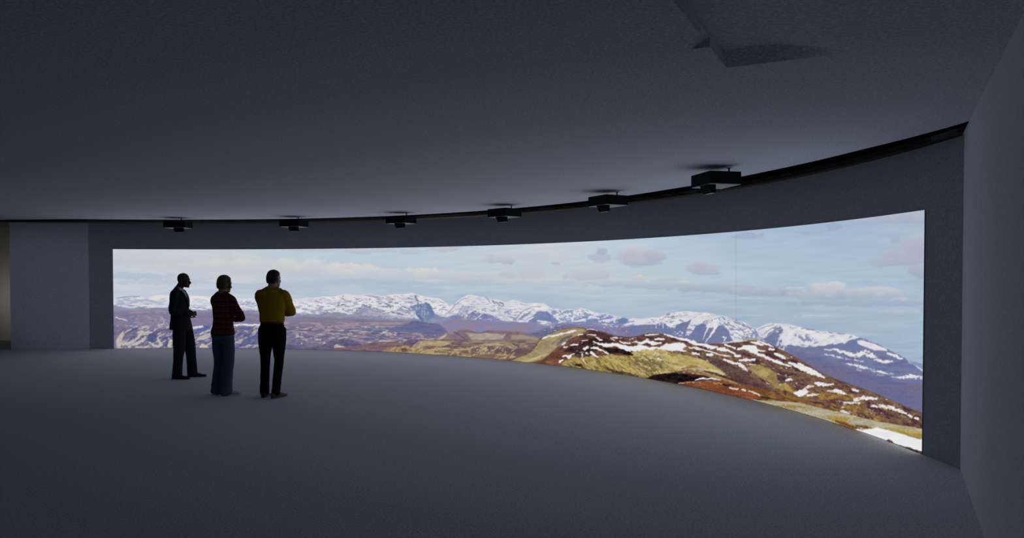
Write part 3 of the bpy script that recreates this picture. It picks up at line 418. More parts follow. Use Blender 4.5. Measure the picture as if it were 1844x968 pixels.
# flat return wall left of the arc
jx, jy = arc(A_WALL0, RAD)
tag(slab('wall_left', [(-11.53, 17.30), (jx, jy), (jx + .02, jy + .12), (-11.53, 17.42)], 0, WALL_H, M['panel']), kind='structure')
# straight wall on the right, running back past the camera
ux, uy = .44938, .89334              # direction away from the camera
cx0, cy0 = 3.939, 6.585
def rw(t, off=0): return (cx0 + ux * t + uy * off, cy0 + uy * t - ux * off)
tag(slab('wall_right', [rw(.22), rw(-12.5), rw(-12.5, .15), rw(.22, .15)], 0, CEIL_H, M['side']), kind='structure')
tag(slab('wall_back', [(-16.9, -5.0), (-1.7, -5.0), (-1.7, -5.15), (-16.9, -5.15)], 0, CEIL_H, M['dim']), kind='structure')
tag(slab('wall_side', [(-16.9, -5.15), (-16.75, -5.15), (-16.75, 20.7), (-16.9, 20.7)], 0, CEIL_H, M['dim']), kind='structure')
tag(slab('wall_far', [(-16.75, 20.55), (8, 20.55), (8, 20.7), (-16.75, 20.7)], 0, CEIL_H, M['gallery']), kind='structure')
tag(slab('wall_gallery', [(7.85, 7), (8, 7), (8, 20.55), (7.85, 20.55)], 0, CEIL_H, M['gallery']), kind='structure')

# ceiling: one sheet that stops short of the front wall, with a shallow tapering recess and its side notch
OX, OY = 1.304, 4.608
def cv(u, v): return (OX + ux * u + uy * v, OY + uy * u - ux * v)
RW, RD, NW, ND = .72, .075, .10, .05; U0, N0, N1, FC = -3.4, -.685, -.47, .12
def gap(a): return float(np.interp(a, [-13.1, -2, 20, 50, 65, 76, 84.7, 88.5, 91.5], [.75, .86, .78, .70, .66, .54, .39, .28, .2]))
edge = [arc(a, RAD - gap(a)) for a in np.linspace(A_WALL0, 91.3, 100)]
edge = [(-13.6, 17.42), (-11.6, 17.05)] + edge
tr = rw(-.02, .02)
outer = edge + [rw(-.55, .05), rw(-12.5, .05), (-1.7, -5.1), (-16.8, -5.1), (-16.8, 17.42)]
hole = [(-3.4, 0), (N0, 0), (N0, -NW), (N1, -NW), (N1, 0), (0, 0), (0, RW), (U0, RW)]
bm = bmesh.new()
def loop(pts):
    v = [bm.verts.new((x, y, CEIL_H)) for x, y in pts]
    return [bm.edges.new((v[k], v[(k + 1) % len(v)])) for k in range(len(v))]
bmesh.ops.triangle_fill(bm, use_beauty=True, use_dissolve=False, edges=loop(outer) + loop([cv(*p) for p in hole]))
def cface(pts): bm.faces.new([bm.verts.new((*cv(u, v), CEIL_H + h)) for u, v, h in pts])
PR = [(RW * k / 16, RD * (.5 + .5 * math.cos(math.pi * max(0, k / 16 - .25) / .75))) for k in range(17)]
for (va, ha), (vb, hb) in zip(PR, PR[1:]):                               # soffit of the recess, rising out towards the right
    cface([(U0, va, ha), (-FC, va, ha), (-FC, vb, hb), (U0, vb, hb)]); cface([(0, va, 0), (-FC, va, ha), (-FC, vb, hb), (0, vb, 0)]); cface([(U0, va, 0), (U0, va, ha), (U0, vb, hb), (U0, vb, 0)])
cface([(0, 0, 0), (-FC, 0, 0), (-FC, 0, RD)])
cface([(U0, 0, 0), (U0, 0, RD), (N0, 0, RD), (N0, 0, 0)]); cface([(N1, 0, 0), (N1, 0, RD), (-FC, 0, RD), (-FC, 0, 0)])
cface([(N0, -NW, 0), (N1, -NW, 0), (N1, 0, ND), (N0, 0, ND)])
cface([(N0, -NW, 0), (N0, 0, ND), (N0, 0, 0)]); cface([(N1, -NW, 0), (N1, 0, 0), (N1, 0, ND)])
cface([(N0, 0, ND), (N1, 0, ND), (N1, 0, RD), (N0, 0, RD)])
tag(obj('ceiling', bm, M['ceiling']), kind='structure')
# black slot put in for the band of shade where ceiling meets front wall
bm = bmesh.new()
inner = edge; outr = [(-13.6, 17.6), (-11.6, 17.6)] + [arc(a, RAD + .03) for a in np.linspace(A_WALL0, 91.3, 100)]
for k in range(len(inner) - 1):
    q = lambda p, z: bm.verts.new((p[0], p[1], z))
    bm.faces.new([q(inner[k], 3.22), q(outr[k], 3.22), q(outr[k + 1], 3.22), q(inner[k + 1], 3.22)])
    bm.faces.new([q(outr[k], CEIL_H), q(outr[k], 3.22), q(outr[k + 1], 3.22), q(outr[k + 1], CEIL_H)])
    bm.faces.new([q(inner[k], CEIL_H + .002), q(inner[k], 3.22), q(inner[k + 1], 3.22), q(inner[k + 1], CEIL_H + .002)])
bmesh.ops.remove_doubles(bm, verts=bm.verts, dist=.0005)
tag(obj('shade_slot_1', bm, M['black']), kind='structure')
gal = outr[:]; 
tag(slab('ceiling_gallery', [(-16.8, 17.6)] + gal + [(6, 6.2), (8, 7), (8, 20.7), (-16.8, 20.7)], CEIL_H, CEIL_H + .05, M['gallery']), kind='structure')

# ------------------------------------------------------------------ the curved screen
def chart(a, z, r):
    """chart position (column, row) of the panorama for a point of the screen"""
    X = CX + r * np.sin(a); Y = CY + r * np.cos(a); H = z - 1.7
    d = Y * math.cos(CAM_PITCH) - H * math.sin(CAM_PITCH); v = Y * math.sin(CAM_PITCH) + H * math.cos(CAM_PITCH)
    return 922 + CAM_F * X / d, CAM_PY - CAM_F * v / d
SR = RAD - .009
fine = np.radians(np.linspace(A_SCR0, A_SCR1, 4000))
px = chart(fine, 1.2 + fine * 0, SR)[0]
NC, NR = 1300, 280
aa = np.interp(np.linspace(px[0], px[-1], NC), px, fine)
zz = np.linspace(.004, SCR_H, NR)
AA, ZZ = np.meshgrid(aa, zz)
gx, gy = chart(AA.ravel(), ZZ.ravel(), SR)
# average over the footprint of one column so the picture is neither jagged nor aliased
pic = sum(panorama(gx + dx, gy + dy) for dx, dy in ((-.3, -.3), (.3, .3), (.3, -.3), (-.3, .3))) / 4 / 255
lin = np.where(pic <= .04045, pic / 12.92, ((pic + .055) / 1.055) ** 2.4)
co = np.stack([CX + SR * np.sin(AA.ravel()), CY + SR * np.cos(AA.ravel()), ZZ.ravel()], 1)
i0 = (np.arange(NR - 1)[:, None] * NC + np.arange(NC - 1)[None, :]).ravel()
quads = np.stack([i0, i0 + 1, i0 + NC + 1, i0 + NC], 1)
# back skin and rim give the screen its thickness
nb = len(co); cols = np.arange(0, NC, 10); cols[-1] = NC - 1
bb = []
for r_, z in ((SR, .004), (RAD - .002, .004), (RAD - .002, SCR_H), (SR, SCR_H)):
    bb.append(np.stack([CX + r_ * np.sin(aa[cols]), CY + r_ * np.cos(aa[cols]), np.full(len(cols), z)], 1))
co = np.concatenate([co] + bb); L = len(cols); extra = []
for k in range(3):
    for j in range(L - 1): extra.append((nb + k * L + j, nb + (k + 1) * L + j, nb + (k + 1) * L + j + 1, nb + k * L + j + 1))
for j in (0, L - 1): extra.append((nb + j, nb + L + j, nb + 2 * L + j, nb + 3 * L + j))
faces = np.concatenate([quads, np.array(extra)])
me = bpy.data.meshes.new('curved_screen')
me.vertices.add(len(co)); me.vertices.foreach_set('co', co.ravel())
me.loops.add(faces.size); me.loops.foreach_set('vertex_index', faces.ravel().astype(np.int32))
me.polygons.add(len(faces)); me.polygons.foreach_set('loop_start', np.arange(0, faces.size, 4, dtype=np.int32))
me.update(calc_edges=True)
at = me.attributes.new('panorama', 'FLOAT_COLOR', 'POINT')
rgba = np.ones((len(co), 4), np.float32); rgba[:nb, :3] = lin; rgba[nb:, :3] = .02
at.data.foreach_set('color', rgba.ravel())
m = bpy.data.materials.new('lit_panorama'); m.use_nodes = True; nt = m.node_tree; nt.nodes.clear()
out = nt.nodes.new('ShaderNodeOutputMaterial'); em = nt.nodes.new('ShaderNodeEmission'); an = nt.nodes.new('ShaderNodeAttribute')
an.attribute_name = 'panorama'; em.inputs['Strength'].default_value = 1.0
nt.links.new(an.outputs['Color'], em.inputs['Color']); nt.links.new(em.outputs['Emission'], out.inputs['Surface'])
me.materials.append(m)
me.materials.append(material('screen_edge', (.3, .32, .35), .8))
mi = np.zeros(len(faces), np.int32); mi[len(quads):] = 1
me.polygons.foreach_set('material_index', mi)
tag(link(bpy.data.objects.new('curved_screen', me)), 'wide curved screen on the front wall showing snowy mountains above brown moorland', 'screen')

# ------------------------------------------------------------------ projectors under the ceiling
M['proj'] = material('black_plastic', (.006, .006, .007), .75, .12, (30, .2))
M['base'] = material('pale_grey_plastic', (.42, .44, .47), .7, .3, (30, .05))
M['glass'] = material('lens_glass', (.02, .02, .03), .08, .8)
def box(bm, x0, x1, y0, y1, z0, z1, bev=0):
    v = [bm.verts.new((x, y, z)) for x in (x0, x1) for y in (y0, y1) for z in (z0, z1)]
    f = [bm.faces.new([v[i] for i in q]) for q in ((0, 1, 3, 2), (4, 6, 7, 5), (0, 4, 5, 1), (2, 3, 7, 6), (0, 2, 6, 4), (1, 5, 7, 3))]
    if bev: bmesh.ops.bevel(bm, geom=list({e for q in f for e in q.edges}), offset=bev, segments=2, affect='EDGES')
def tube(bm, p0, p1, r, n=20):
    p0 = Vector(p0); p1 = Vector(p1); q = (p1 - p0).to_track_quat('Z', 'Y')
    a = []; b = []
    for i in range(n):
        w = q @ Vector((r * math.cos(2 * math.pi * i / n), r * math.sin(2 * math.pi * i / n), 0)); a.append(bm.verts.new(p0 + w)); b.append(bm.verts.new(p1 + w))
    for i in range(n): bm.faces.new((a[i], a[(i + 1) % n], b[(i + 1) % n], b[i]))
    bm.faces.new(a[::-1]); bm.faces.new(b)
def make_projector():
    """x runs along the arc (right = +), y outwards to the screen, z up from the underside of the body"""
    t = link(bpy.data.objects.new('projector', None)); t.empty_display_size = .2
    bm = bmesh.new(); box(bm, -.235, .235, 0, .39, .004, .145, .004)
    for k in range(6): box(bm, -.2385, -.2345, .08 + .035 * k, .10 + .035 * k, .04, .11)          # vent ribs on the flank
    obj('body', bm, M['proj'], t)
    bm = bmesh.new(); box(bm, -.232, .232, .003, .387, -.002, .004); obj('base_panel', bm, M['base'], t)
    # wedge shaped mirror housing hanging under the front edge
    bm = bmesh.new()
    pr = [(0.0, -.002), (.105, -.002), (.105, -.095), (.055, -.095)]
    a = [bm.verts.new((-.02, y, z)) for y, z in pr]; b = [bm.verts.new((.175, y, z)) for y, z in pr]
    bm.faces.new(a); bm.faces.new(b[::-1])
    for k in range(4): bm.faces.new((a[k], b[k], b[(k + 1) % 4], a[(k + 1) % 4]))
    h = obj('mirror_housing', bm, M['proj'], t)
    bm = bmesh.new(); box(bm, -.015, .17, .057, .103, -.0975, -.095); obj('housing_base', bm, M['base'], h)
    bm = bmesh.new(); box(bm, .0, .155, .105, .107, -.08, -.02); obj('lens_window', bm, M['glass'], t)
    bm = bmesh.new(); tube(bm, (0, .365, .145), (0, .365, .216), .010); box(bm, -.03, .03, .34, .39, .216, .2195, .001); obj('ceiling_mount', bm, M['proj'], t)
    return t
where = ['black ceiling projector nearest the camera, at the right end of the row', 'black ceiling projector second from the right, above the brown hill and its cloud',
         'black ceiling projector third from the right, above the twin snowy peaks', 'black ceiling projector third from the left, above the grey cliff mountain',
         'black ceiling projector just right of the mustard jumper man, second from the left', 'farthest black ceiling projector, above the man in the dark suit']
pj = make_projector()
for i in range(6):
    a = 78.3 - 15.4 * i - 1.36
    if i: 
        o = pj.copy(); link(o)
        for ch in pj.children:
            c = ch.copy(); link(c, o)
            for g in ch.children: d = g.copy(); link(d, c)
    else: o = pj
    x, y = arc(a, 9.72)
    o.location = (x, y, 2.745); o.rotation_euler = (0, 0, -R(a))
    tag(o, where[i], 'projector', 'projectors hung in an arc in front of the screen')

# ------------------------------------------------------------------ people
def ring_mesh(bm, rings):
    """rings: lists of equal length of points, capped at both ends"""
    vs = [[bm.verts.new(p) for p in r] for r in rings]; n = len(vs[0])
    for a, b in zip(vs, vs[1:]):
        for k in range(n): bm.faces.new((a[k], a[(k + 1) % n], b[(k + 1) % n], b[k]))
    bm.faces.new(vs[0][::-1]); bm.faces.new(vs[-1])
def limb(bm, pts, rad, ref=(0, 1, 0), n=18, dense=5):
    """tapered limb through joints; rad = radius or (side, ref direction) radii at each joint"""
    P = [Vector(p) for p in pts]; Q = [Vector((r, r) if not isinstance(r, tuple) else r) for r in rad]; C = []; RR = []
    for k in range(len(P) - 1):
        p0 = P[max(k - 1, 0)]; p1 = P[k]; p2 = P[k + 1]; p3 = P[min(k + 2, len(P) - 1)]
        q0 = Q[max(k - 1, 0)]; q1 = Q[k]; q2 = Q[k + 1]; q3 = Q[min(k + 2, len(Q) - 1)]
        for j in range(dense):
            t = j / dense; h = lambda a, b, c, d: .5 * (2 * b + (c - a) * t + (2 * a - 5 * b + 4 * c - d) * t * t + (3 * b - a - 3 * c + d) * t ** 3)
            C.append(h(p0, p1, p2, p3)); RR.append(h(q0, q1, q2, q3))
    C.append(P[-1]); RR.append(Q[-1]); rings = []; ref = Vector(ref)
    for k in range(len(C)):
        d = (C[min(k + 1, len(C) - 1)] - C[max(k - 1, 0)]).normalized()
        s = d.cross(ref); s = s.normalized() if s.length > 1e-4 else Vector((1, 0, 0)); f = s.cross(d).normalized()
        rings.append([C[k] + s * RR[k][0] * math.cos(2 * math.pi * j / n) + f * RR[k][1] * math.sin(2 * math.pi * j / n) for j in range(n)])
    for e, c_ in ((0, C[0] - (C[1] - C[0]).normalized() * min(RR[0]) * .45), (-1, C[-1] + (C[-1] - C[-2]).normalized() * min(RR[-1]) * .45)):
        r = [c_ + (p - C[e]) * .55 for p in rings[e]]
        rings = [r] + rings if e == 0 else rings + [r]
    ring_mesh(bm, rings)
def stack(bm, rows, n=28, sq=1.0):
    """horizontal elliptical rows: (z, half width, front y, back y[, x centre])"""
    rings = []
    for r in rows:
        z, w, f, b = r[:4]; xc = r[4] if len(r) > 4 else 0; yc = (f + b) / 2; d = (f - b) / 2
        ring = []
        for j in range(n):
            c, s_ = math.cos(2 * math.pi * j / n), math.sin(2 * math.pi * j / n)
            c = math.copysign(abs(c) ** sq, c); s_ = math.copysign(abs(s_) ** sq, s_)
            ring.append(Vector((xc + w * c, yc + d * s_, z)))
        rings.append(ring)
    ring_mesh(bm, rings)
def ball(bm, c, r, n=12, rot=None):
    mt = Matrix.Translation(Vector(c)) @ (rot or Matrix.Identity(4)) @ Matrix.Diagonal((*r, 1))
    bmesh.ops.create_uvsphere(bm, u_segments=n * 2, v_segments=n, radius=1, matrix=mt)
def fuse(name, bm, mat, parent=None, voxel=.006, smooth=4, fold=0, fs=9, xf=None, fz=.35):
    """weld overlapping shells into one continuous skin"""
    bmesh.ops.recalc_face_normals(bm, faces=bm.faces)
    if xf: bmesh.ops.transform(bm, matrix=xf, verts=bm.verts)
    me = bpy.data.meshes.new(name); bm.to_mesh(me); bm.free()
    t = bpy.data.objects.new('tmp', me); col.objects.link(t)
    m_ = t.modifiers.new('r', 'REMESH'); m_.mode = 'VOXEL'; m_.voxel_size = voxel
    m2 = t.modifiers.new('s', 'SMOOTH'); m2.iterations = smooth; m2.factor = .5
    bpy.context.view_layer.update()
    ev = t.evaluated_get(bpy.context.evaluated_depsgraph_get())
    out_ = bpy.data.meshes.new_from_object(ev); out_.name = name
    bpy.data.objects.remove(t); bpy.data.meshes.remove(me)
    if fold:
        nv = len(out_.vertices); cs = np.empty(nv * 3, np.float32); ns = np.empty(nv * 3, np.float32)
        out_.vertices.foreach_get('co', cs); out_.vertices.foreach_get('normal', ns); cs = cs.reshape(-1, 3); ns = ns.reshape(-1, 3)
        a = fbm((cs[:, 0] + cs[:, 1] * .8) * fs, cs[:, 2] * fs * fz + cs[:, 0] * 3, 77, 3) - .5
        b = fbm(cs[:, 2] * fs * 1.6 + cs[:, 0] * 4, cs[:, 1] * fs * .8, 78, 3) - .5
        cs += ns * ((a + b * .7) * fold * 2)[:, None]; out_.vertices.foreach_set('co', cs.ravel())
    out_.materials.clear(); out_.materials.append(mat)
    for p in out_.polygons: p.use_smooth = True
    return link(bpy.data.objects.new(name, out_), parent)

def build_head(bm, piv, xf, cheek=1.0, jaw=1.0):
    """head with face looking along +Y; piv = base of the skull; xf turns it"""
    h = bmesh.new()
    stack(h, [(-.002, .030, .082, .03), (.012, .046 * jaw, .091, -.005), (.035, .060 * jaw, .092, -.045), (.060, .068 * cheek, .088, -.072), (.085, .072, .086, -.088), (.110, .0735, .082, -.096),
              (.135, .0755, .086, -.100), (.160, .0745, .082, -.099), (.185, .068, .070, -.090), (.205, .055, .050, -.072), (.219, .035, .026, -.046), (.226, .012, .0, -.02)], 28)
    limb(h, [(0, .080, .118), (0, .098, .095), (0, .112, .072), (0, .094, .062)], [(.009, .008), (.010, .010), (.0135, .012), (.012, .008)], (0, 0, 1), 12)
    ball(h, (.011, .096, .069), (.0075, .010, .007)); ball(h, (-.011, .096, .069), (.0075, .010, .007))
    ball(h, (0, .088, .046), (.024, .013, .006)); ball(h, (0, .086, .036), (.021, .013, .007)); ball(h, (0, .080, .010), (.022, .018, .015))
    limb(h, [(-.050, .062, .124), (-.028, .082, .130), (0, .084, .127), (.028, .082, .130), (.050, .062, .124)], [.008, .010, .009, .010, .008], (0, 0, 1), 10)
    for s in (-1, 1):
        limb(h, [(s * .070, .004, .112), (s * .080, -.012, .118), (s * .083, -.022, .098), (s * .077, -.010, .070), (s * .070, .002, .064)], [.006, .007, .0075, .007, .006], (1, 0, 0), 8)
        ball(h, (s * .073, -.006, .092), (.006, .014, .022)); ball(h, (s * .043, .050, .080), (.022, .030, .026))
    bmesh.ops.transform(h, matrix=xf, verts=h.verts)
    tmp = bpy.data.meshes.new('h'); h.to_mesh(tmp); h.free(); bm.from_mesh(tmp); bpy.data.meshes.remove(tmp)

def hand(bm, w, d, n, side, curl=.5, thumb=.5, k=1.0):
    """w wrist, d pointing direction, n direction the palm faces, side +1 when the thumb lies towards d x n"""
    w = Vector(w); d = Vector(d).normalized(); n = Vector(n); n = (n - d * n.dot(d)).normalized(); t = d.cross(n) * side
    # palm
    limb(bm, [w - d * .02, w + d * .03 * k, w + d * .09 * k], [(.026, .019), (.036, .016), (.041, .013)], tuple(n), 14)
    L = [(.032, .044, .027, .021), (.011, .049, .031, .023), (-.011, .046, .029, .022), (-.031, .036, .022, .019)]
    for i, (off, a, b, c) in enumerate(L):
        p = w + d * (.088 - abs(off) * .12) * k + t * off * k; ang = 0; pts = [p - d * .02, p]; ang = 0
        for j, seg in enumerate((a, b, c)):
            ang += curl * (.75, 1.0, .7)[j] * (1 + .08 * i)
            p = p + (d * math.cos(ang) + n * math.sin(ang)) * seg * k; pts.append(p)
        limb(bm, pts, [.0095, .0092, .0086, .0078, .0066], tuple(t), 10, 4)
    p = w + d * .022 * k + t * .030 * k; q = p + (d * .62 + t * .62 + n * .35 * thumb).normalized() * .040 * k
    r_ = q + (d * .85 + t * .12 + n * .65 * thumb).normalized() * .032 * k; s_ = r_ + (d * .8 - t * .15 + n * .7 * thumb).normalized() * .026 * k
    limb(bm, [w + d * .012 + t * .012, p, q, r_, s_], [.013, .0145, .0115, .0102, .0082], tuple(n), 10, 4)

def make_person(name, sc, J, skin, off):
    """one continuous body from the joints in J (metres, facing +Y), scaled by sc"""
    bm = bmesh.new(); ty = J['chest_y']; hy = J['hip_y']
    stack(bm, [(.80, .12, hy + .085, hy - .10), (.88, .165, hy + .095, hy - .125), (.95, .172, hy + .095, hy - .130), (1.03, .155, hy + .095, hy - .105), (1.12, .142, (hy + ty) / 2 + .095, (hy + ty) / 2 - .085),
               (1.24, .155, ty + .105, ty - .095), (1.34, .172, ty + .105, ty - .110), (1.42, .178, ty + .085, ty - .110), (1.475, .135, ty + .050, ty - .085), (1.51, .070, ty + .040, ty - .062)], 30)
    hb = Vector(J['head'])
    limb(bm, [(0, ty - .015, 1.46), (0, ty - .008, 1.52), hb + Vector((0, -.02, .05))], [.068, .062, .060], (0, 1, 0))
    for s in (-1, 1): limb(bm, [(s * .03, ty - .02, 1.535), (s * .09, ty - .022, 1.475), (s * .165, ty - .012, 1.432)], [.040, .042, .040])
    xf = Matrix.Translation(hb - Vector((0, 0, .012))) @ Matrix.Scale(1.06, 4) @ Matrix.Rotation(R(J['head_yaw']), 4, 'Z') @ Matrix.Rotation(R(J['head_pitch']), 4, 'X')
    build_head(bm, hb, xf)
    for s, k in ((1, 'r'), (-1, 'l')):
        S, E, W = (Vector(J[k + q]) for q in ('_shoulder', '_elbow', '_wrist'))
        limb(bm, [S + Vector((-s * .05, 0, .0)), S, (S + E) / 2, E, E.lerp(W, .35), W], [.045, .052, .046, .040, .041, .027], (0, 0, 1))
        hd = J[k + '_hand']; hand(bm, W + (W - E).normalized() * .012, hd[0], hd[1], hd[2], hd[3], hd[4])
        H, K, A = (Vector(J[k + q]) for q in ('_hip', '_knee', '_ankle'))
        limb(bm, [H, H.lerp(K, .45), K, K.lerp(A, .3), K.lerp(A, .7), A], [.088, .078, .056, .058, .042, .038])
        fd = Vector(J[k + '_foot']).normalized(); f0 = A + Vector((0, 0, -.045))
        limb(bm, [f0 - fd * .045, f0 + fd * .05 + Vector((0, 0, -.005)), f0 + fd * .13 + Vector((0, 0, -.018)), f0 + fd * .18 + Vector((0, 0, -.022))], [(.030, .034), (.036, .030), (.042, .018), (.034, .013)], (0, 0, 1))
    S_ = Matrix.Scale(sc, 4)
    b = fuse('person', bm, skin, None, .0048, 2, xf=S_)
    # eyes
    for s in (-1, 1):
        e = bmesh.new(); ball(e, (s * .031, .0745, .106), (.0115, .0112, .0065), 8); bmesh.ops.transform(e, matrix=S_ @ xf, verts=e.verts); ey = obj('eye', e, M['eye'], b, True)
        e = bmesh.new(); ball(e, (s * .031, .0795, .106), (.0058, .0068, .0054), 8); bmesh.ops.transform(e, matrix=S_ @ xf, verts=e.verts); obj('iris', e, M['blackshoe'], ey, True)
    return b, S_, xf

def sleeve(bm, J, k, s, ra, cut=1.0, drop=(0, 0, 0)):
    S, E, W = (Vector(J[k + q]) for q in ('_shoulder', '_elbow', '_wrist')); W = E.lerp(W, cut)
    limb(bm, [S + Vector((-s * .06, 0, .005)), S + Vector((0, 0, .004)), S.lerp(E, .5), E, E.lerp(W, .4), W], ra, (0, 0, 1))
def yoke(bm, y, r_, zz=0):
    for s in (-1, 1): limb(bm, [(s * .045, y - .008, 1.515 + zz), (s * .10, y - .010, 1.480 + zz), (s * .170, y, 1.438 + zz)], [r_ * .95, r_, r_])
def trouser(bm, J, k, s, ra, low=-.03):
    H, K, A = (Vector(J[k + q]) for q in ('_hip', '_knee', '_ankle')); d = (A - K).normalized()
    limb(bm, [H + Vector((0, 0, .05)), H.lerp(K, .3), H.lerp(K, .7), K, K.lerp(A, .45), A + Vector((0, 0, low))], ra)
def shoe(name, J, k, mat, parent, S_, w=1.0, ln=1.0, sole=None, heel=0):
    A = Vector(J[k + '_ankle']); fd = Vector(J[k + '_foot']).normalized(); bm = bmesh.new(); z = A.z
    g = Vector((A.x, A.y, 0))
    limb(bm, [g - fd * .072 + Vector((0, 0, .045)), g - fd * .01 + Vector((0, 0, .052)), g + fd * .08 * ln + Vector((0, 0, .040)), g + fd * .16 * ln + Vector((0, 0, .028)), g + fd * .205 * ln + Vector((0, 0, .024))],
         [(.034 * w, .034), (.040 * w, .040), (.044 * w, .030), (.044 * w, .018), (.028 * w, .012)], (0, 0, 1), 16)
    limb(bm, [g + Vector((0, 0, .05)) - fd * .015, A + Vector((0, 0, .02)) - fd * .012], [.042, .040])
    sh = fuse(name, bm, mat, parent, .005, 2, xf=S_)
    bm = bmesh.new(); sd = Vector((0, 0, 1)).cross(fd); outl = []
    for j in range(24):
        a = 2 * math.pi * j / 24; c_, s_ = math.cos(a), math.sin(a); outl.append(g + fd * (.065 + .148 * ln * c_) + sd * s_ * .046 * w * (1 - .12 * (c_ < 0) - .1 * c_))
    lo = [bm.verts.new(p + Vector((0, 0, .001))) for p in outl]; hi = [bm.verts.new(p + Vector((0, 0, .022))) for p in outl]
    bm.faces.new(lo[::-1]); bm.faces.new(hi)
    for j in range(24): bm.faces.new((lo[j], lo[(j + 1) % 24], hi[(j + 1) % 24], hi[j]))
    bmesh.ops.transform(bm, matrix=S_, verts=bm.verts)
    obj('sole', bm, sole or mat, sh)
    return sh

M['eye'] = material('eye_white', (.30, .28, .27), .35, .5, (60, .1))
M['skin_dark'] = material('deep_brown_skin', (.10, .045, .028), .55, .4, (50, .1), (180, .1))
M['skin_fair'] = material('fair_skin', (.48, .28, .21), .55, .4, (50, .08), (180, .1))
M['suit'] = material('charcoal_wool', (.022, .023, .027), .9, .15, (160, .25), (300, .2))
M['shirt'] = material('white_cotton', (.72, .73, .76), .85, .2, (90, .04))
M['tie'] = material('dark_blue_silk', (.03, .035, .06), .5, .4, (80, .3))
M['blackshoe'] = material('black_leather', (.012, .012, .013), .4, .5, (40, .2))
M['denim'] = material('blue_denim', (.085, .118, .195), .9, .15, (90, .35), (260, .3))
M['mustard'] = material('mustard_knit', (.42, .265, .012), .95, .1, (120, .15), (220, .5))
M['blacktrouser'] = material('black_trouser_cloth', (.008, .008, .010), .9, .1, (120, .2), (260, .2))
M['tan'] = material('tan_leather', (.15, .075, .035), .6, .4, (50, .2))
M['whiteshoe'] = material('white_canvas', (.62, .60, .58), .8, .2, (60, .08))
M['rubber'] = material('white_rubber', (.6, .6, .6), .7, .3, (40, .05))
M['belt'] = material('brown_leather', (.10, .035, .02), .5, .4, (50, .2))
M['hair_black'] = material('black_hair', (.010, .010, .011), .6, .4, (200, .5), (300, .6))
M['hair_fair'] = material('dark_blonde_hair', (.13, .09, .035), .55, .4, (160, .5), (300, .8))
# red plaid: bands across and down the cloth
def plaid():
    m = bpy.data.materials.new('red_plaid_flannel'); m.use_nodes = True; nt = m.node_tree; b = nt.nodes['Principled BSDF']; b.inputs['Roughness'].default_value = .92
    b.inputs['Specular IOR Level'].default_value = .12
    tc = nt.nodes.new('ShaderNodeTexCoord'); sp = nt.nodes.new('ShaderNodeSeparateXYZ'); nt.links.new(tc.outputs['Object'], sp.inputs[0])
    def mth(op, a, b_=None):
        n = nt.nodes.new('ShaderNodeMath'); n.operation = op
        for i, v in enumerate((a, b_)):
            if v is None: continue
            if isinstance(v, (int, float)): n.inputs[i].default_value = v
            else: nt.links.new(v, n.inputs[i])
        return n.outputs[0]
    def band(src, per, wid, ph=0): return mth('LESS_THAN', mth('FRACT', mth('ADD', mth('MULTIPLY', src, 1 / per), ph)), wid / per)
    xa = mth('ADD', sp.outputs['X'], mth('MULTIPLY', sp.outputs['Y'], .55)); z = sp.outputs['Z']
    def mixc(f, c1, c2):
        n = nt.nodes.new('ShaderNodeMix'); n.data_type = 'RGBA'; nt.links.new(f, n.inputs[0])
        for i, c_ in ((6, c1), (7, c2)):
            if isinstance(c_, tuple): n.inputs[i].default_value = (*c_, 1)
            else: nt.links.new(c_, n.inputs[i])
        return n.outputs[2]
    c_ = mixc(band(z, .078, .024), (.23, .030, .030), (.040, .036, .032))
    c_ = mixc(mth('MULTIPLY', band(xa, .070, .022), .75), c_, (.028, .030, .034))
    c_ = mixc(mth('MULTIPLY', band(z, .078, .006, .62), .7), c_, (.22, .17, .15))
    c_ = mixc(mth('MULTIPLY', band(xa, .070, .004, .55), .5), c_, (.14, .10, .09))
    nt.links.new(c_, b.inputs['Base Color']); return m
M['plaid'] = plaid()

# --- man in a dark suit, in profile
J = dict(chest_y=-.035, hip_y=.0, head=(0, .035, 1.565), head_yaw=0, head_pitch=-4,
         r_shoulder=(.175, -.045, 1.435), r_elbow=(.235, -.055, 1.15), r_wrist=(.10, .13, 1.10), l_shoulder=(-.175, -.045, 1.435), l_elbow=(-.235, -.07, 1.15), l_wrist=(-.085, .14, 1.10),
         r_hand=((-.35, .92, .05), (-.9, -.3, 0), -1, .95, .5), l_hand=((.42, .9, .08), (.9, -.3, 0), 1, .85, .5),
         r_hip=(.095, .0, .92), r_knee=(.11, .0, .50), r_ankle=(.125, -.035, .085), l_hip=(-.095, .02, .92), l_knee=(-.12, .095, .50), l_ankle=(-.165, .115, .085), r_foot=(.12, 1, 0), l_foot=(-.12, 1, 0))
p, S_, xf = make_person('man', .976, J, M['skin_dark'], 0)
p.location = (-5.50, 12.52, 0); p.rotation_euler = (0, 0, R(-88))
tag(p, 'bald man in dark suit and white shirt, standing in profile, hands in front', 'person')
bm = bmesh.new()
stack(bm, [(.835, .218, .146, -.184), (.87, .217, .146, -.185), (.95, .212, .142, -.178), (1.05, .196, .130, -.166), (1.14, .180, .114, -.162), (1.26, .190, .112, -.170), (1.36, .200, .106, -.172), (1.43, .188, .076, -.160), (1.475, .140, .035, -.138), (1.51, .085, .0, -.110)], 34)
for s, k in ((1, 'r'), (-1, 'l')): sleeve(bm, J, k, s, [.062, .070, .066, .062, .056, .046], .96)
yoke(bm, -.045, .055)
jk = fuse('jacket', bm, M['suit'], p, .007, 4, .006, 8, xf=S_)
bm = bmesh.new()                                                    # lapels
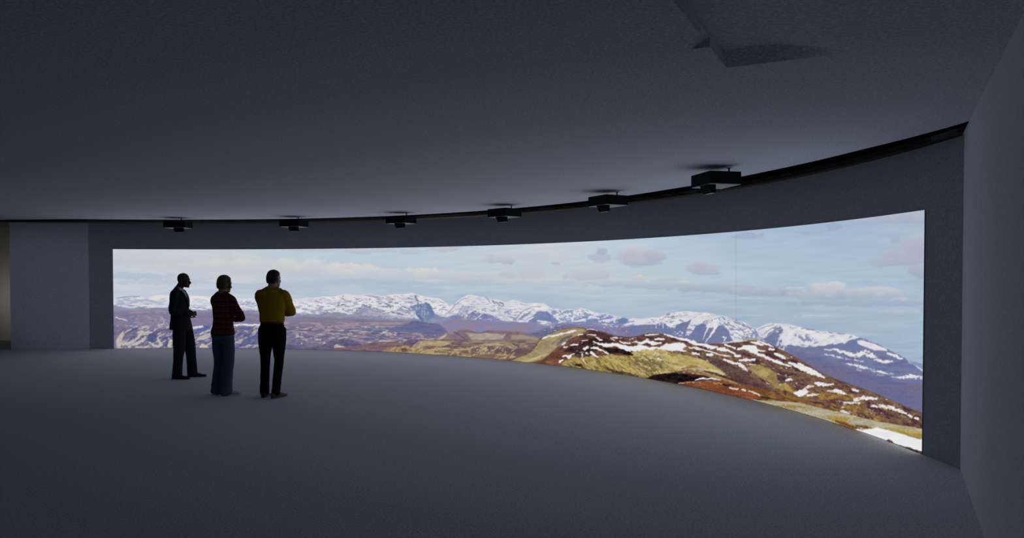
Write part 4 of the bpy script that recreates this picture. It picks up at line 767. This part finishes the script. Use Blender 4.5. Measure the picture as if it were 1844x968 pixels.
for s in (-1, 1):
    limb(bm, [(s * .068, .020, 1.492), (s * .060, .075, 1.43), (s * .040, .112, 1.33), (s * .006, .120, 1.19)], [(.010, .012), (.028, .007), (.028, .007), (.006, .005)], (0, 1, .3), 10)
bmesh.ops.transform(bm, matrix=S_, verts=bm.verts); obj('lapel', bm, M['suit'], jk, True)
bm = bmesh.new()
limb(bm, [(0, -.048, 1.475), (0, -.036, 1.548)], [(.080, .078), (.068, .067)], (0, 1, 0), 20)
limb(bm, [(0, .012, 1.505), (0, .060, 1.455), (0, .096, 1.37), (0, .108, 1.26), (0, .100, 1.20)], [(.058, .022), (.052, .020), (.040, .016), (.022, .012), (.008, .008)], (0, 1, .3), 16)
sh = fuse('shirt', bm, M['shirt'], p, .004, 2, xf=S_)
bm = bmesh.new(); limb(bm, [(0, .028, 1.512), (0, .048, 1.495), (0, .088, 1.44), (0, .124, 1.34), (0, .132, 1.22)], [(.016, .012), (.012, .010), (.018, .007), (.026, .006), (.022, .005)], (0, 1, .3), 12)
bmesh.ops.transform(bm, matrix=S_, verts=bm.verts); obj('tie', bm, M['tie'], sh, True)
bm = bmesh.new()
stack(bm, [(.80, .165, .10, -.125), (.90, .185, .112, -.148), (.98, .178, .108, -.14), (1.05, .160, .105, -.115)], 30)
for s, k in ((1, 'r'), (-1, 'l')): trouser(bm, J, k, s, [(.095, .095), (.098, .105), (.092, .104), (.080, .092), (.072, .082), (.070, .088)], -.045)
fuse('trousers', bm, M['suit'], p, .007, 3, .006, 8, xf=S_)
for k in 'rl': shoe('shoe', J, k, M['blackshoe'], p, S_, .95, 1.12)

# --- person in a plaid shirt and jeans, back to the camera
J = dict(chest_y=0, hip_y=0, head=(-.005, .030, 1.565), head_yaw=-8, head_pitch=-8,
         r_shoulder=(.165, .0, 1.425), r_elbow=(.245, .115, 1.165), r_wrist=(.030, .215, 1.120), l_shoulder=(-.165, .0, 1.425), l_elbow=(-.205, .13, 1.165), l_wrist=(.0, .295, 1.205),
         r_hand=((-1, .15, .1), (0, -1, 0), 1, .45, .4), l_hand=((1, -.1, .05), (0, -1, 0), -1, .45, .4),
         r_hip=(.09, .0, .92), r_knee=(.080, .03, .50), r_ankle=(.072, -.02, .085), l_hip=(-.09, .0, .92), l_knee=(-.105, .03, .50), l_ankle=(-.130, .0, .085), r_foot=(.55, .85, 0), l_foot=(-.1, 1, 0))
p, S_, xf = make_person('woman', .952, J, M['skin_fair'], 0)
p.location = (-4.125, 10.74, 0); p.rotation_euler = (0, 0, R(-24))
tag(p, 'fair-haired person in red plaid shirt and blue jeans, arms folded, seen from behind', 'person')
bm = bmesh.new()
stack(bm, [(.905, .194, .138, -.150), (.95, .192, .138, -.150), (1.05, .168, .125, -.125), (1.14, .160, .12, -.118), (1.26, .170, .125, -.125), (1.36, .182, .120, -.132), (1.425, .176, .098, -.128), (1.47, .135, .06, -.105), (1.505, .074, .045, -.078)], 34)
for s, k in ((1, 'r'), (-1, 'l')): sleeve(bm, J, k, s, [.056, .062, .060, .058, .052, .040], .95)
yoke(bm, -.006, .054, .002)
st = fuse('plaid_shirt', bm, M['plaid'], p, .007, 3, .007, 9, xf=S_)
bm = bmesh.new(); limb(bm, [(0, -.012, 1.488), (0, -.008, 1.530)], [(.068, .068), (.062, .062)], (0, 1, 0), 24); fuse('collar', bm, M['plaid'], st, .005, 2, xf=S_)
bm = bmesh.new()
stack(bm, [(.78, .150, .09, -.11), (.88, .178, .105, -.135), (.96, .175, .105, -.135), (1.03, .155, .10, -.11)], 30)
for s, k in ((1, 'r'), (-1, 'l')): trouser(bm, J, k, s, [(.084, .086), (.092, .096), (.086, .092), (.074, .082), (.074, .086), (.080, .100)], -.05)
fuse('jeans', bm, M['denim'], p, .007, 3, .008, 8, xf=S_)
for k in 'rl': shoe('shoe', J, k, M['whiteshoe'], p, S_, .92, 1.02, M['rubber'])
bm = bmesh.new()
stack(bm, [(.028, .058, -.015, -.085), (.040, .080, .012, -.104), (.075, .088, .030, -.116), (.11, .089, .040, -.121), (.15, .087, .062, -.122), (.19, .078, .072, -.108), (.215, .060, .054, -.084), (.234, .030, .02, -.04)], 28)
for s in (-1, 1): limb(bm, [(s * .070, .010, .16), (s * .083, .022, .10), (s * .076, .020, .045)], [.018, .018, .012], (0, 1, 0), 10)
fuse('hair', bm, M['hair_fair'], p, .005, 2, .005, 26, xf=S_ @ xf, fz=.15)

# --- man in a mustard jumper, back to the camera, hand at his chin
J = dict(chest_y=0, hip_y=.0, head=(.012, .028, 1.562), head_yaw=-14, head_pitch=-3,
         r_shoulder=(.185, .0, 1.435), r_elbow=(.228, .125, 1.195), r_wrist=(.060, .215, 1.405), l_shoulder=(-.185, .0, 1.435), l_elbow=(-.185, .13, 1.20), l_wrist=(.03, .225, 1.165),
         r_hand=((-.12, -.25, 1), (-.4, -.9, 0), 1, .7, .4), l_hand=((1, .0, .05), (0, -1, 0), -1, .5, .4),
         r_hip=(.10, .0, .92), r_knee=(.085, .02, .50), r_ankle=(.062, -.035, .085), l_hip=(-.10, .0, .92), l_knee=(-.115, .02, .50), l_ankle=(-.128, .01, .085), r_foot=(.32, .95, 0), l_foot=(-.12, 1, 0))
p, S_, xf = make_person('man2', .996, J, M['skin_fair'], 0)
p.location = (-3.352, 10.52, 0); p.rotation_euler = (0, 0, R(-8))
tag(p, 'dark-haired man in mustard jumper and black trousers, hand at chin, seen from behind', 'person')
bm = bmesh.new()
stack(bm, [(1.065, .172, .12, -.128), (1.10, .180, .128, -.135), (1.17, .178, .125, -.130), (1.26, .190, .130, -.136), (1.36, .205, .128, -.145), (1.43, .206, .105, -.142), (1.48, .160, .062, -.115), (1.515, .088, .048, -.086), (1.54, .070, .045, -.070)], 36)
for s, k in ((1, 'r'), (-1, 'l')): sleeve(bm, J, k, s, [.062, .070, .067, .062, .054, .042], .93)
yoke(bm, 0, .056)
jm = fuse('jumper', bm, M['mustard'], p, .007, 3, .008, 10, xf=S_)
bm = bmesh.new()
limb(bm, [(0, -.004, 1.045), (0, -.004, 1.072)], [(.166, .122), (.168, .124)], (0, 1, 0), 32); fuse('belt', bm, M['belt'], p, .006, 1, xf=S_)
bm = bmesh.new()
stack(bm, [(.79, .155, .095, -.12), (.88, .190, .112, -.150), (.96, .190, .112, -.150), (1.02, .170, .112, -.128), (1.055, .160, .110, -.118)], 30)
for s, k in ((1, 'r'), (-1, 'l')): trouser(bm, J, k, s, [(.098, .11), (.095, .105), (.076, .085), (.064, .072), (.062, .070), (.060, .072)], -.03)
fuse('trousers', bm, M['blacktrouser'], p, .007, 3, .006, 8, xf=S_)
shoe('boot', J, 'l', M['blackshoe'], p, S_, .98, 1.05); shoe('boot', J, 'r', M['tan'], p, S_, 1.0, 1.02)['label'] = 'tan leather boot'
bm = bmesh.new()
stack(bm, [(.045, .048, -.045, -.080), (.06, .070, -.020, -.092), (.085, .077, -.004, -.100), (.11, .0785, .000, -.105), (.14, .080, .030, -.108), (.165, .079, .070, -.107), (.19, .072, .078, -.098), (.212, .058, .056, -.078), (.226, .036, .028, -.048), (.233, .014, .0, -.02)], 28)
fuse('hair', bm, M['hair_black'], p, .004, 2, .002, 30, xf=S_ @ xf)

# ------------------------------------------------------------------ lights of the gallery behind the screen wall, and an added fill spot
def area(name, loc, rot, size, power, colr, sy=None):
    l = bpy.data.lights.new(name, 'AREA'); l.energy = power; l.color = colr; l.size = size
    if sy: l.shape = 'RECTANGLE'; l.size_y = sy
    o = link(bpy.data.objects.new(name, l)); o.location = loc; o.rotation_euler = rot; return o
area('gallery_light', (-13.4, 18.9, 1.0), (R(98), 0, 0), 1.6, 2.3, (1, .96, .88), .3).data.spread = R(110)
for a_, p_ in ((-4, 1.0), (14, 1.2), (32, 3.2), (48, 1.6), (62, 1.0), (76, .4)):
    gx_, gy_ = arc(a_, RAD + 1.3); area('gallery_light', (gx_, gy_, 1.2), (R(180), 0, -R(a_)), 2.0, p_, (1, .88, .74), .4)
l = bpy.data.lights.new('panel_fill_spot', 'SPOT'); l.energy = 26; l.color = (.80, .84, 1); l.spot_size = R(34); l.spot_blend = .9; l.shadow_soft_size = .12  # added fill with no visible source, brightens the left wall panel
o = link(bpy.data.objects.new('panel_fill_spot', l)); o.location = (-13.6, 12.6, 2.85)
o.rotation_euler = (Vector((-10.75, 17.4, 1.4)) - o.location).to_track_quat('-Z', 'Y').to_euler()
w = bpy.data.worlds.new('dark'); scene.world = w; w.use_nodes = True
w.node_tree.nodes['Background'].inputs[0].default_value = (.5, .55, .65, 1); w.node_tree.nodes['Background'].inputs[1].default_value = .0

# ------------------------------------------------------------------ camera
cam = bpy.data.cameras.new('camera'); cam.sensor_width = 36; cam.lens = 36 * CAM_F / 1844
cam.shift_y = (CAM_PY - 484) / 1844; cam.clip_start = .05
co_ = link(bpy.data.objects.new('camera', cam)); co_.location = (0, 0, 1.7); co_.rotation_euler = (math.pi / 2 - CAM_PITCH, 0, 0)
scene.camera = co_
scene.view_settings.view_transform = 'Standard'; scene.view_settings.look = 'None'
scene.view_settings.gamma = 1; scene.view_settings.use_curve_mapping = False; scene.view_settings.exposure = 0
scene.cycles.max_bounces = 8; scene.cycles.diffuse_bounces = 4
